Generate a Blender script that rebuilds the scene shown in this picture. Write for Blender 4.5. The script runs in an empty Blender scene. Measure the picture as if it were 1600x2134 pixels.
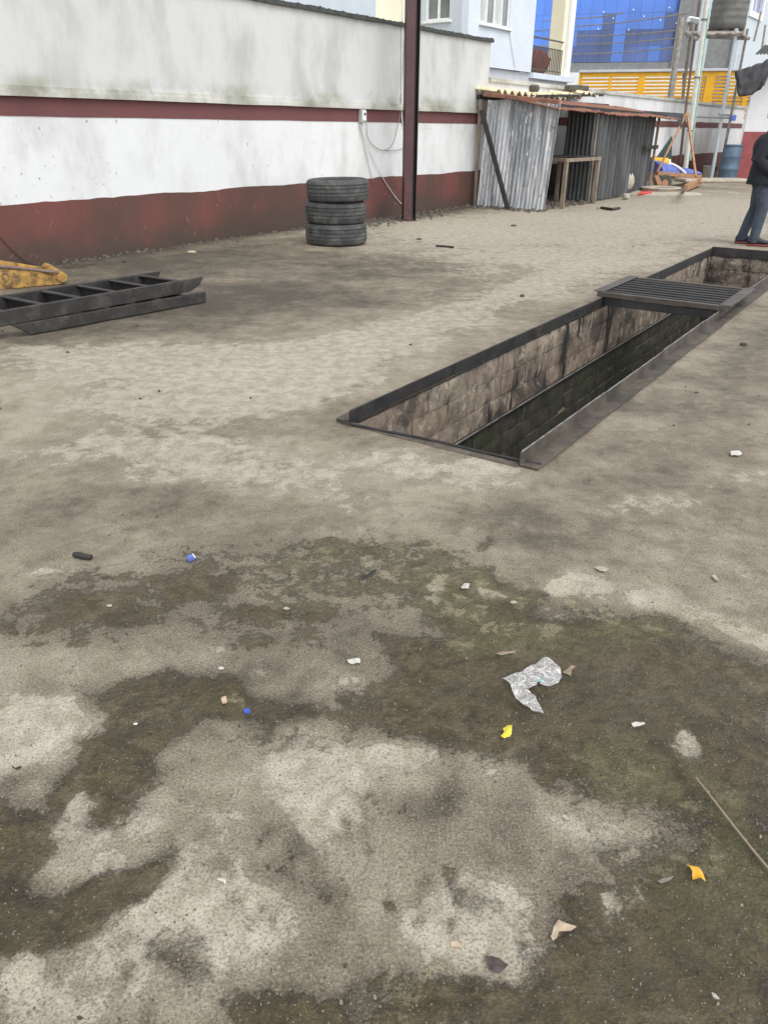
import bpy, bmesh, math, random
import numpy as np
from mathutils import Vector, Matrix, noise as mnoise
random.seed(7); rng = np.random.RandomState(7)
S = bpy.context.scene
C = S.collection
R = math.radians

# ------------------------------------------------------------------ camera
FPX, CAMH, TH, RO = 1603.0, 1.5, R(26.5), R(0.4)
_r = Vector((1, 0, 0)); _u = Vector((0, math.sin(TH), math.cos(TH))); _f = Vector((0, math.cos(TH), -math.sin(TH)))
rr = _r * math.cos(RO) + _u * math.sin(RO); uu = _u * math.cos(RO) - _r * math.sin(RO)
cd = bpy.data.cameras.new('camera'); cam = bpy.data.objects.new('camera', cd); C.objects.link(cam)
cam.matrix_world = Matrix(((rr.x, uu.x, -_f.x, 0), (rr.y, uu.y, -_f.y, 0), (rr.z, uu.z, -_f.z, CAMH), (0, 0, 0, 1)))
cd.sensor_fit = 'VERTICAL'; cd.sensor_height = 24.0; cd.lens = 24.0 * FPX / 2134.0
cd.clip_start = 0.05; cd.clip_end = 1000
S.camera = cam
# ------------------------------------------------------------------ sky, sun, exposure
SUN_EL, SUN_AZ = 55.0, 150.0            # azimuth clockwise from +Y
w = bpy.data.worlds.new('World'); S.world = w; w.use_nodes = True
nt = w.node_tree; nt.nodes.clear()
wo = nt.nodes.new('ShaderNodeOutputWorld'); bg = nt.nodes.new('ShaderNodeBackground')
sk = nt.nodes.new('ShaderNodeTexSky'); sk.sky_type = 'NISHITA'; sk.sun_disc = False
sk.sun_elevation = R(SUN_EL); sk.sun_rotation = R(SUN_AZ); sk.dust_density = 1.0; sk.air_density = 1.0; sk.ozone_density = 1.0
hs = nt.nodes.new('ShaderNodeHueSaturation'); hs.inputs['Saturation'].default_value = 0.22
nt.links.new(sk.outputs[0], hs.inputs['Color']); nt.links.new(hs.outputs[0], bg.inputs[0]); nt.links.new(bg.outputs[0], wo.inputs[0])
bg.inputs[1].default_value = 0.14
sl = bpy.data.lights.new('sun', 'SUN'); sl.energy = 0.9; sl.angle = R(40); sl.color = (1, .95, .87)
sun = bpy.data.objects.new('sun', sl); C.objects.link(sun)
sd = Vector((math.sin(R(SUN_AZ)) * math.cos(R(SUN_EL)), math.cos(R(SUN_AZ)) * math.cos(R(SUN_EL)), math.sin(R(SUN_EL))))
sun.rotation_euler = sd.to_track_quat('Z', 'Y').to_euler()
S.view_settings.view_transform = 'Standard'; S.view_settings.look = 'None'
S.view_settings.exposure = 1.08; S.view_settings.gamma = 1.0

# ------------------------------------------------------------------ surveying helpers (photo point -> place)
def ray(x, y):
    a = (x - 800) / FPX; b = (y - 1067) / FPX
    return rr * a - uu * b + _f
CP = Vector((0, 0, CAMH))
def gp(x, y, z=0.0):
    d = ray(x, y); return CP + d * ((z - CAMH) / d.z)
def ad(x, y, D):
    d = ray(x, y); return CP + d * (D / math.hypot(d.x, d.y))
WA = Vector((-4.492, 9.265, 0)); WD = Vector((.580, .8146, 0)).normalized(); WN = Vector((WD.y, -WD.x, 0))
def Wp(s, t, z=0.0): return WA + WD * s + WN * t + Vector((0, 0, z))
PO = Vector((-.181, 4.152, 0)); PD = Vector((math.sin(R(34.1)), math.cos(R(34.1)), 0)); PN = Vector((PD.y, -PD.x, 0))
def Pp(u, v, z=0.0): return PO + PD * u + PN * v + Vector((0, 0, z))
UP = Vector((0, 0, 1))

# ------------------------------------------------------------------ object helpers
OFF = {}
def props(o, label=None, cat=None, group=None, kind=None):
    if label: o['label'] = label
    if cat: o['category'] = cat
    if group: o['group'] = group
    if kind: o['kind'] = kind
    return o
def thing(name, label, cat, loc, group=None):
    o = bpy.data.objects.new(name, None); C.objects.link(o); o.location = Vector(loc); o.empty_display_size = .1
    OFF[o] = Vector(loc); return props(o, label, cat, group)
class MB:
    def __init__(s): s.v = []; s.f = []
    def add(s, vs, fs):
        b = len(s.v); s.v += [Vector(p) for p in vs]; s.f += [tuple(i + b for i in f) for f in fs]; return s
    def hexa(s, p):   # 8 corners, bottom 4 ccw then top 4
        return s.add(p, [(3, 2, 1, 0), (4, 5, 6, 7), (0, 1, 5, 4), (1, 2, 6, 5), (2, 3, 7, 6), (3, 0, 4, 7)])
    def box(s, c, sx, sy, sz, ax=None, ay=None, az=None):
        ax = Vector(ax or (1, 0, 0)).normalized(); ay = Vector(ay or (0, 1, 0)).normalized(); az = Vector(az or (0, 0, 1)).normalized()
        c = Vector(c); p = []
        for z in (-.5, .5):
            for x, y in ((-.5, -.5), (.5, -.5), (.5, .5), (-.5, .5)): p.append(c + ax * sx * x + ay * sy * y + az * sz * z)
        return s.hexa(p)
    def beam(s, a, b, wid, hei, up=UP):
        a = Vector(a); b = Vector(b); d = (b - a); L = d.length; d.normalize()
        up = Vector(up); side = d.cross(up)
        if side.length < 1e-4: side = d.cross(Vector((0, 1, 0)))
        side.normalize(); u2 = side.cross(d).normalized()
        return s.box((a + b) / 2, L, wid, hei, d, side, u2)
    def tube(s, pts, r, n=8, cap=True):
        pts = [Vector(p) for p in pts]; m = len(pts); rs = r if isinstance(r, (list, tuple)) else [r] * m
        ref = None; vs = []; fs = []
        for i, p in enumerate(pts):
            d = (pts[min(i + 1, m - 1)] - pts[max(i - 1, 0)]).normalized()
            if ref is None: ref = d.cross(UP if abs(d.z) < .9 else Vector((1, 0, 0))).normalized()
            ref = (ref - d * ref.dot(d)).normalized(); o = d.cross(ref)
            for k in range(n):
                a = 2 * math.pi * k / n; vs.append(p + (ref * math.cos(a) + o * math.sin(a)) * rs[i])
        for i in range(m - 1):
            for k in range(n): fs.append((i * n + k, i * n + (k + 1) % n, (i + 1) * n + (k + 1) % n, (i + 1) * n + k))
        if cap: fs += [tuple(range(n - 1, -1, -1)), tuple((m - 1) * n + k for k in range(n))]
        return s.add(vs, fs)
    def lathe(s, prof, c=(0, 0, 0), n=32, closed=False, axis=None, mod=None):
        c = Vector(c); az = Vector(axis or UP).normalized(); ax = az.cross(Vector((0, 1, 0)) if abs(az.y) < .9 else Vector((1, 0, 0))).normalized(); ay = az.cross(ax)
        vs = []; fs = []; m = len(prof)
        for k in range(n):
            a = 2 * math.pi * k / n
            for j, (r, z) in enumerate(prof):
                if mod: r = mod(r, z, k, j)
                vs.append(c + (ax * math.cos(a) + ay * math.sin(a)) * r + az * z)
        for k in range(n):
            for j in range(m if closed else m - 1):
                j2 = (j + 1) % m; k2 = (k + 1) % n
                fs.append((k * m + j, k2 * m + j, k2 * m + j2, k * m + j2))
        return s.add(vs, fs)
    def loft(s, rings, cap=True):
        n = len(rings[0]); vs = [p for r in rings for p in r]; fs = []
        for i in range(len(rings) - 1):
            for k in range(n): fs.append((i * n + k, i * n + (k + 1) % n, (i + 1) * n + (k + 1) % n, (i + 1) * n + k))
        if cap: fs += [tuple(range(n - 1, -1, -1)), tuple((len(rings) - 1) * n + k for k in range(n))]
        return s.add(vs, fs)
    def prism(s, pts, ext):
        pts = [Vector(p) for p in pts]; ext = Vector(ext); n = len(pts)
        vs = pts + [p + ext for p in pts]
        return s.add(vs, [tuple(range(n - 1, -1, -1)), tuple(range(n, 2 * n))] + [(k, (k + 1) % n, n + (k + 1) % n, n + k) for k in range(n)])
    def sheet(s, o, ax, ay, w_, h_, nrm, pitch=.076, amp=.009, th=.003, ns=10, rag0=0, rag1=0, seed=0, warp=.0):
        """corrugated sheet: waves across ax, ridges run along ay"""
        o = Vector(o); ax = Vector(ax).normalized(); ay = Vector(ay).normalized(); nrm = Vector(nrm).normalized()
        nx = max(8, int(w_ / pitch * ns)); ny = 6; rs = random.Random(seed); top = []; ph = rs.random() * 9
        for j in range(ny + 1):
            row = []
            for i in range(nx + 1):
                x = w_ * i / nx; y = h_ * j / ny
                if j == 0: y -= rag0 * mnoise.noise((x * 3 + ph, 1.3, seed))
                if j == ny: y += rag1 * mnoise.noise((x * 3 + ph, 7.7, seed))
                z = amp * math.sin(2 * math.pi * x / pitch) + warp * mnoise.noise((x * 1.7 + ph, y * 1.3, seed * 3.1))
                row.append(o + ax * x + ay * y + nrm * z)
            top.append(row)
        W1 = nx + 1; H1 = ny + 1
        vs = [p for r_ in top for p in r_] + [p - nrm * th for r_ in top for p in r_]
        fs = []; B = W1 * H1
        for j in range(ny):
            for i in range(nx):
                a = j * W1 + i; fs.append((a, a + 1, a + W1 + 1, a + W1)); fs.append((B + a + W1, B + a + W1 + 1, B + a + 1, B + a))
        for i in range(nx):
            fs.append((i + 1, i, B + i, B + i + 1)); a = ny * W1 + i; fs.append((a, a + 1, B + a + 1, B + a))
        for j in range(ny):
            a = j * W1; fs.append((a, a + W1, B + a + W1, B + a)); a = j * W1 + nx; fs.append((a + W1, a, B + a, B + a + W1))
        return s.add(vs, fs)
    def build(s, name, mat, parent=None, bevel=0, smooth=False, label=None, cat=None, group=None, kind=None, base=None, seg=1):
        off = OFF.get(parent, Vector()) if parent is not None else (Vector(base) if base is not None else Vector())
        me = bpy.data.meshes.new(name); me.from_pydata([tuple(p - off) for p in s.v], [], s.f)
        bm = bmesh.new(); bm.from_mesh(me); bmesh.ops.recalc_face_normals(bm, faces=bm.faces)
        if bevel: bmesh.ops.bevel(bm, geom=bm.edges[:] , offset=bevel, segments=seg, affect='EDGES', profile=.6, clamp_overlap=True)
        if smooth:
            for f in bm.faces: f.smooth = True
            for e in bm.edges:
                if len(e.link_faces) == 2 and e.calc_face_angle(0) > R(42): e.smooth = False
        bm.to_mesh(me); bm.free(); me.materials.append(mat)
        o = bpy.data.objects.new(name, me); C.objects.link(o)
        if parent is not None: o.parent = parent
        else: o.location = off
        OFF[o] = off
        return props(o, label, cat, group, kind)
def copy_tree(o, parent=None):
    c = o.copy(); C.objects.link(c)
    if parent is not None: c.parent = parent
    for ch in list(o.children): copy_tree(ch, c)
    return c

# ------------------------------------------------------------------ material helpers
class NT:
    def __init__(s, name):
        s.m = bpy.data.materials.new(name); s.m.use_nodes = True; s.t = s.m.node_tree; s.t.nodes.clear()
        s.out = s.t.nodes.new('ShaderNodeOutputMaterial'); s.b = s.t.nodes.new('ShaderNodeBsdfPrincipled'); s.link(s.b.outputs[0], s.out.inputs[0])
        g = s.t.nodes.new('ShaderNodeNewGeometry'); s.pos = g.outputs['Position']; s.geo = g
    def link(s, a, b): s.t.links.new(a, b)
    def put(s, sock, v):
        if hasattr(v, 'is_output'): s.link(v, sock)
        elif isinstance(v, (tuple, list)) and len(v) == 3 and sock.type == 'RGBA': sock.default_value = (*v, 1)
        else: sock.default_value = v
    def node(s, t, **k):
        n = s.t.nodes.new(t)
        for a, b in k.items(): setattr(n, a, b)
        return n
    def math(s, op, a, b=0.0, c=0.0, clamp=False):
        n = s.node('ShaderNodeMath', operation=op, use_clamp=clamp); s.put(n.inputs[0], a); s.put(n.inputs[1], b); s.put(n.inputs[2], c); return n.outputs[0]
    def noise(s, scale, det=6, rough=.6, vec=None, dist=0.0):
        n = s.node('ShaderNodeTexNoise'); s.link(vec or s.pos, n.inputs['Vector']); n.inputs['Scale'].default_value = scale
        n.inputs['Detail'].default_value = det; n.inputs['Roughness'].default_value = rough; n.inputs['Distortion'].default_value = dist; return n.outputs[0]
    def vor(s, scale, feat='F1', vec=None, out='Distance'):
        n = s.node('ShaderNodeTexVoronoi', feature=feat); s.link(vec or s.pos, n.inputs['Vector']); n.inputs['Scale'].default_value = scale; return n.outputs[out]
    def map(s, sc, vec=None, loc=(0, 0, 0), rot=(0, 0, 0)):
        n = s.node('ShaderNodeMapping'); s.link(vec or s.pos, n.inputs[0]); n.inputs['Scale'].default_value = sc; n.inputs['Location'].default_value = loc; n.inputs['Rotation'].default_value = rot; return n.outputs[0]
    def step(s, v, lo, hi):
        n = s.node('ShaderNodeMapRange', interpolation_type='SMOOTHSTEP'); s.put(n.inputs[0], v); n.inputs[1].default_value = lo; n.inputs[2].default_value = hi; n.inputs[3].default_value = 0; n.inputs[4].default_value = 1; return n.outputs[0]
    def mix(s, f, a, b, mode='MIX'):
        n = s.node('ShaderNodeMix', data_type='RGBA', blend_type=mode); s.put(n.inputs[0], f); s.put(n.inputs[6], a); s.put(n.inputs[7], b); return n.outputs[2]
    def bump(s, h, strength=.3, dist=.01, prev=None):
        n = s.node('ShaderNodeBump'); n.inputs['Strength'].default_value = strength; n.inputs['Distance'].default_value = dist; s.put(n.inputs['Height'], h)
        if prev is not None: s.link(prev, n.inputs['Normal'])
        return n.outputs[0]
    def z(s, vec=None):
        n = s.node('ShaderNodeSeparateXYZ'); s.link(vec or s.pos, n.inputs[0]); return n.outputs[2]
    def obj_rand(s):
        return s.node('ShaderNodeObjectInfo').outputs['Random']
    def fin(s, col, rough=.8, metal=0, normal=None, spec=None):
        s.put(s.b.inputs['Base Color'], col); s.put(s.b.inputs['Roughness'], rough); s.put(s.b.inputs['Metallic'], metal)
        if normal is not None: s.link(normal, s.b.inputs['Normal'])
        if spec is not None: s.b.inputs['Specular IOR Level'].default_value = spec
        return s.m
def mul(c, k): return tuple(min(1, x * k) for x in c)
def surf(name, col, rough=.75, var=.25, scale=9, dirt=None, damt=.5, dscale=3, bump=.15, bscale=60, metal=0, spec=None, rand=0.0, stretch=None):
    n = NT(name); vec = n.map(stretch) if stretch else None
    a = n.noise(scale, 7, .65, vec); c = n.mix(n.step(a, .3, .7), mul(col, 1 - var), mul(col, 1 + var))
    if rand:
        k = n.math('MULTIPLY_ADD', n.obj_rand(), 2 * rand, 1 - rand); cc = n.node('ShaderNodeCombineColor')
        for i in range(3): n.link(k, cc.inputs[i])
        c = n.mix(1.0, c, cc.outputs[0], 'MULTIPLY')
    if dirt is not None:
        d = n.noise(dscale, 8, .7, vec); c = n.mix(n.step(d, 1 - damt - .12, 1 - damt + .12), c, dirt)
    g = n.noise(bscale, 5, .6)
    rg = n.math('MULTIPLY_ADD', a, .25, rough - .12, clamp=True)
    return n.fin(c, rg, metal, n.bump(g, bump, .01), spec)
M = {}
M['steel_black'] = surf('black_oily_steel', (.022, .021, .021), .55, .35, 8, (.06, .045, .033), .38, 5, .2, 90)
M['steel_worn'] = surf('worn_greasy_steel', (.07, .057, .046), .5, .3, 10, (.15, .125, .1), .36, 4, .25, 80)
M['flange'] = surf('dusty_brown_flange', (.085, .07, .054), .7, .35, 9, (.035, .03, .024), .45, 4, .3, 60)
M['steel_edge'] = surf('pale_steel_edge', (.22, .21, .2), .45, .4, 30, (.05, .045, .04), .45, 12, .2, 90)
M['ramp'] = surf('dark_painted_steel', (.022, .02, .019), .6, .35, 7, (.06, .052, .044), .43, 6, .25, 50)
M['rubber'] = surf('dusty_tyre_rubber', (.055, .057, .057), .85, .22, 14, (.12, .118, .108), .45, 4, .3, 120, rand=.3)
M['post'] = surf('maroon_painted_steel', (.065, .026, .028), .45, .2, 6, (.05, .03, .028), .35, 4, .1, 40)
M['post_shade'] = surf('shaded_maroon_steel', (.03, .024, .026), .5, .2, 6, None, 0, 3, .1, 40)  # darker copy of the post paint, shade put into the colour
M['rust_roof'] = surf('rusty_roof_sheet', (.23, .105, .068), .85, .35, 5, (.1, .05, .035), .35, 6, .25, 60)
n = NT('weathered_zinc_sheet'); vt = n.map((1, 1, .06)); c = n.mix(n.step(n.noise(7, 7, .7, vt), .38, .64), (.2, .212, .225), (.62, .635, .65)); c = n.mix(n.step(n.noise(22, 7, .75, n.map((1, 1, .2))), .56, .66), c, (.8, .81, .82))
c = n.mix(n.math('MULTIPLY', n.step(n.noise(3, 6, .7), .6, .68), .6), c, (.16, .14, .115)); c = n.mix(n.step(n.noise(9, 3, .5), .7, .73), c, (.05, .045, .04)); M['zinc'] = n.fin(c, .6, 0, n.bump(n.noise(30, 5, .6), .25, .01))
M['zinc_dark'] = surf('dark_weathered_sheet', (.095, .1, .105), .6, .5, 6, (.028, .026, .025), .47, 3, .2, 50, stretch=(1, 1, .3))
M['cream_sheet'] = surf('pale_roof_sheet', (.72, .63, .42), .6, .2, 6, (.4, .33, .2), .3, 4, .1, 40)
M['wood_dark'] = surf('blackened_timber', (.03, .028, .028), .8, .4, 10, None, 0, 3, .4, 40, stretch=(1, 1, .2))
M['wood'] = surf('weathered_timber', (.24, .19, .145), .85, .3, 14, (.11, .085, .065), .4, 5, .4, 60, stretch=(1, 1, .25))
M['wood_pole'] = surf('grey_timber_pole', (.3, .28, .25), .85, .3, 12, (.16, .13, .11), .4, 5, .3, 50)
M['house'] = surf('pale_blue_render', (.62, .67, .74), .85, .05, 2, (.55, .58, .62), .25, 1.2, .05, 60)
M['house_side'] = surf('darker_blue_render', (.5, .55, .6), .85, .05, 2, (.45, .48, .5), .25, 1.2, .05, 60)  # house render in a darker tone, for side and wing walls
M['house_low'] = surf('grey_plaster', (.52, .54, .57), .9, .08, 2, (.42, .43, .44), .3, 1.5, .08, 60)
M['cream'] = surf('cream_paint', (.8, .75, .58), .85, .05, 2, None, 0, 2, .05, 60)
M['white_frame'] = surf('white_frame_paint', (.75, .76, .75), .5, .08, 8, (.5, .5, .48), .25, 5, .05, 60)
M['curtain'] = surf('pale_curtain', (.5, .52, .5), .9, .25, 5, None, 0, 3, .2, 10, stretch=(3, 3, .2))
M['railing'] = surf('brown_iron', (.09, .07, .06), .6, .2, 9)
M['yellow'] = surf('yellow_paint', (.78, .41, .016), .55, .1, 4, (.5, .27, .04), .25, 3, .08, 40)
M['yellow_rust'] = surf('rusty_yellow_paint', (.4, .235, .055), .6, .3, 9, (.1, .055, .028), .46, 11, .3, 60)
M['tank'] = surf('dusty_black_plastic', (.11, .108, .1), .6, .15, 5, (.17, .165, .15), .4, 3, .1, 40)
M['grey_conc'] = surf('grey_cladding', (.22, .225, .225), .8, .15, 3, (.3, .3, .29), .3, 2, .1, 40)
M['pale_panel'] = surf('pale_blue_panel', (.52, .58, .62), .6, .05, 2)
M['white'] = surf('white_paint', (.78, .79, .8), .7, .05, 4, (.6, .6, .57), .22, 2, .08, 50)
M['orange'] = surf('orange_rust_steel', (.36, .19, .1), .7, .25, 8, (.2, .1, .06), .35, 6, .2, 60)
M['mast_white'] = surf('chipped_white_mast', (.68, .68, .62), .6, .1, 6, (.3, .22, .17), .28, 4, .1, 40)
M['mast_teal'] = surf('pale_teal_paint', (.35, .58, .52), .6, .15, 6, (.5, .5, .45), .3, 5, .1, 40)
M['mast_brown'] = surf('brown_pipe', (.16, .11, .09), .7, .2, 8)
M['blue_tarp'] = surf('blue_tarpaulin', (.1, .14, .42), .6, .2, 6, None, 0, 3, .3, 12)
M['black_tarp'] = surf('black_tarpaulin', (.03, .031, .034), .6, .3, 6, (.07, .068, .065), .3, 5, .5, 9)
M['green_tarp'] = surf('dark_green_net', (.025, .055, .05), .8, .3, 8, None, 0, 3, .3, 20)
M['barrel'] = surf('blue_grey_plastic', (.09, .14, .2), .55, .15, 5, (.16, .18, .2), .3, 4, .1, 50)
M['cement'] = surf('cement', (.42, .38, .31), .9, .2, 8, (.24, .21, .17), .35, 5, .35, 50)
M['rubble'] = surf('rubble_stone', (.1, .087, .07), .9, .5, 18, (.22, .2, .16), .28, 8, .4, 60)
M['brownstone'] = surf('brown_rubble', (.3, .17, .11), .9, .3, 9, (.14, .1, .08), .35, 6, .4, 40)
M['box_plastic'] = surf('grey_box_plastic', (.4, .4, .38), .55, .12, 10, (.22, .2, .17), .3, 20, .1, 60)
M['cable'] = surf('grey_cable', (.23, .22, .22), .6, .15, 20)
M['cable_white'] = surf('white_conduit', (.7, .7, .68), .6, .1, 20)
M['cable_dark'] = surf('dark_cable', (.05, .035, .033), .6, .15, 20)
M['red_house'] = surf('faded_red_paint', (.33, .09, .09), .8, .15, 3, (.42, .16, .15), .3, 2, .1, 40)
M['red_cloth'] = surf('dark_red_cloth', (.2, .06, .05), .9, .35, 6, (.1, .05, .05), .35, 7, .3, 20)
M['red_plastic'] = surf('red_plastic', (.5, .06, .04), .5, .2, 9)

# boundary wall paints: stains, algae along the moulding, chips
def wall_paint(name, col, stain, algae=None, az=(0, 0), chips=0.0, foot=None, streak=.3):
    n = NT(name); z = n.z()
    st = n.noise(2.0, 8, .66, n.map((1, 1, .45))); bl = n.noise(.8, 6, .6)
    c = n.mix(n.math('MULTIPLY', n.step(n.math('ADD', n.math('MULTIPLY', st, .6), n.math('MULTIPLY', bl, .4)), .44, .66), streak), col, stain)
    fine = n.noise(16, 8, .7); c = n.mix(n.math('MULTIPLY', n.step(fine, .55, .75), .25), c, stain)
    if algae:
        m = n.step(n.math('ADD', z, n.math('MULTIPLY', n.noise(1.1, 6, .6, n.map((1, 1, .5))), -.55)), az[1], az[0])
        m = n.math('MULTIPLY', m, n.step(n.noise(1.3, 7, .68), .38, .64)); c = n.mix(n.math('MULTIPLY', m, .6), c, algae); tp_ = n.step(n.math('ADD', z, n.math('MULTIPLY', n.noise(3.5, 7, .65, n.map((1, 1, .15))), .9)), 3.42, 3.72); c = n.mix(n.math('MULTIPLY', tp_, .28), c, (.2, .2, .185))
    if chips:
        v = n.node('ShaderNodeTexVoronoi', feature='F1'); n.link(n.map((1, 1, .7)), v.inputs['Vector']); v.inputs['Scale'].default_value = 16; v.inputs['Randomness'].default_value = 1
        sp = n.node('ShaderNodeSeparateColor'); n.link(v.outputs['Color'], sp.inputs[0])
        k = n.math('MULTIPLY', n.step(n.math('ADD', v.outputs['Distance'], n.math('MULTIPLY', fine, .9)), .66, .5), n.step(sp.outputs[0], 1 - chips, 1 - chips + .05))
        k = n.math('MULTIPLY', k, n.step(n.noise(.9, 3, .5), .46, .58)); c = n.mix(n.math('MULTIPLY', k, .75), c, (.2, .195, .185)); gb_ = n.step(n.noise(.75, 6, .62, n.map((1, 1, .6), None, (3, 3, 3))), .56, .7); c = n.mix(n.math('MULTIPLY', gb_, .32), c, mul(stain, .85))
    if foot:
        wd_ = n.step(n.noise(.55, 5, .6, n.map((1, 1, .5), None, (8, 1, 0))), .45, .62); c = n.mix(n.math('MULTIPLY', wd_, .6), c, foot)
        m = n.step(n.math('ADD', z, n.math('MULTIPLY', n.noise(1.3, 7, .68), -1.1)), -.1, -.5)
        c = n.mix(n.math('MULTIPLY', m, .8), c, foot)
        sc = n.step(n.noise(4.5, 9, .72, None, 1.0), .63, .66); c = n.mix(n.math('MULTIPLY', sc, .55), c, (.26, .15, .13))
    return n.fin(c, .82, 0, n.bump(n.math('ADD', n.noise(40, 6, .6), n.math('MULTIPLY', n.noise(6, 4, .5), 2.0)), .12, .01))
M['w_white'] = wall_paint('stained_white_wall_paint', (.68, .69, .695), (.4, .39, .37), None, (0, 0), .4, None, .5)
M['w_upper'] = wall_paint('stained_upper_wall_paint', (.56, .57, .56), (.37, .375, .36), (.2, .21, .115), (1.62, 1.85), 0, None, .7)
M['w_mould'] = wall_paint('mossy_moulding', (.56, .56, .52), (.33, .33, .27), (.12, .125, .07), (1.9, 2.6), 0, None, .8)
M['w_red'] = wall_paint('dirty_maroon_plinth_paint', (.15, .052, .044), (.085, .036, .031), None, (0, 0), 0, (.06, .044, .033), .8)
M['w_stripe'] = wall_paint('maroon_stripe_paint', (.15, .056, .056), (.1, .045, .043), None, (0, 0), .12, None, .5)
M['coping'] = surf('mossy_black_coping', (.05, .055, .05), .9, .4, 12, (.1, .105, .085), .35, 5, .5, 40)
# pit masonry
n = NT('oil_stained_pit_blocks'); rnd = n.obj_rand()
c = n.mix(n.step(n.noise(7, 8, .65), .35, .68), (.15, .122, .09), (.36, .3, .23))
c = n.mix(n.math('MULTIPLY', rnd, .45), c, (.2, .13, .095))
c = n.mix(n.step(n.noise(3.0, 8, .7), .47, .6), c, (.07, .06, .047))
c = n.mix(n.math('MULTIPLY', n.step(n.noise(9, 9, .7), .56, .66), .55), c, (.55, .5, .43))
drip = n.noise(2.6, 5, .6, n.map((1, 1, .12))); c = n.mix(n.step(drip, .565, .61), c, (.018, .016, .015))
M['block'] = n.fin(c, .85, 0, n.bump(n.noise(28, 9, .7), .6, .02))
n = NT('dark_mossy_blocks')
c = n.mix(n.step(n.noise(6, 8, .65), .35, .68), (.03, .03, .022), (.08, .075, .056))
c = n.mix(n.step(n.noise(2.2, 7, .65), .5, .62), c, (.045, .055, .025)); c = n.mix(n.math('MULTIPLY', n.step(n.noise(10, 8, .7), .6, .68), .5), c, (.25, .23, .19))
M['block_low'] = n.fin(c, .75, 0, n.bump(n.noise(28, 9, .7), .5, .02))  # lower pit courses: mossy and much darker than the upper ones
M['mortar'] = surf('dark_mortar', (.1, .085, .068), .9, .35, 12, (.045, .04, .034), .4, 5, .4, 60)
M['pit_floor'] = surf('oily_pit_floor', (.035, .033, .028), .45, .4, 4, (.07, .066, .05), .3, 3, .3, 20)
# glass
def glass(name, col, rough=.08, var=.2, spec=.8, metal=0.0, sc=.5):
    n = NT(name); c = n.mix(n.step(n.noise(sc, 4, .55), .35, .65), mul(col, 1 - var), mul(col, 1 + var)); k = n.obj_rand()
    c = n.mix(n.math('MULTIPLY', k, .35), c, mul(col, .45)); n.b.inputs['Coat Weight'].default_value = .3
    return n.fin(c, rough, metal, None, spec)
M['blue_glass'] = glass('blue_curtain_glass', (.05, .17, .6), .06, .2, .7, .25, .12)
M['reflection_glass'] = glass('painted_reflection_glass', (.035, .08, .27), .06, .4, .7, .2, .3)  # darker blue that paints in reflections on the glass
M['dark_glass'] = glass('dim_window_glass', (.14, .16, .17), .08, .3, .8, 0, .8)
M['lilac_glass'] = glass('lilac_window_glass', (.2, .22, .4), .1, .2, .6)
n = NT('lit_downlight'); n.b.inputs['Emission Color'].default_value = (1, .97, .9, 1); n.b.inputs['Emission Strength'].default_value = .15; M['lamp'] = n.fin((.9, .9, .9), .5)

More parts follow.
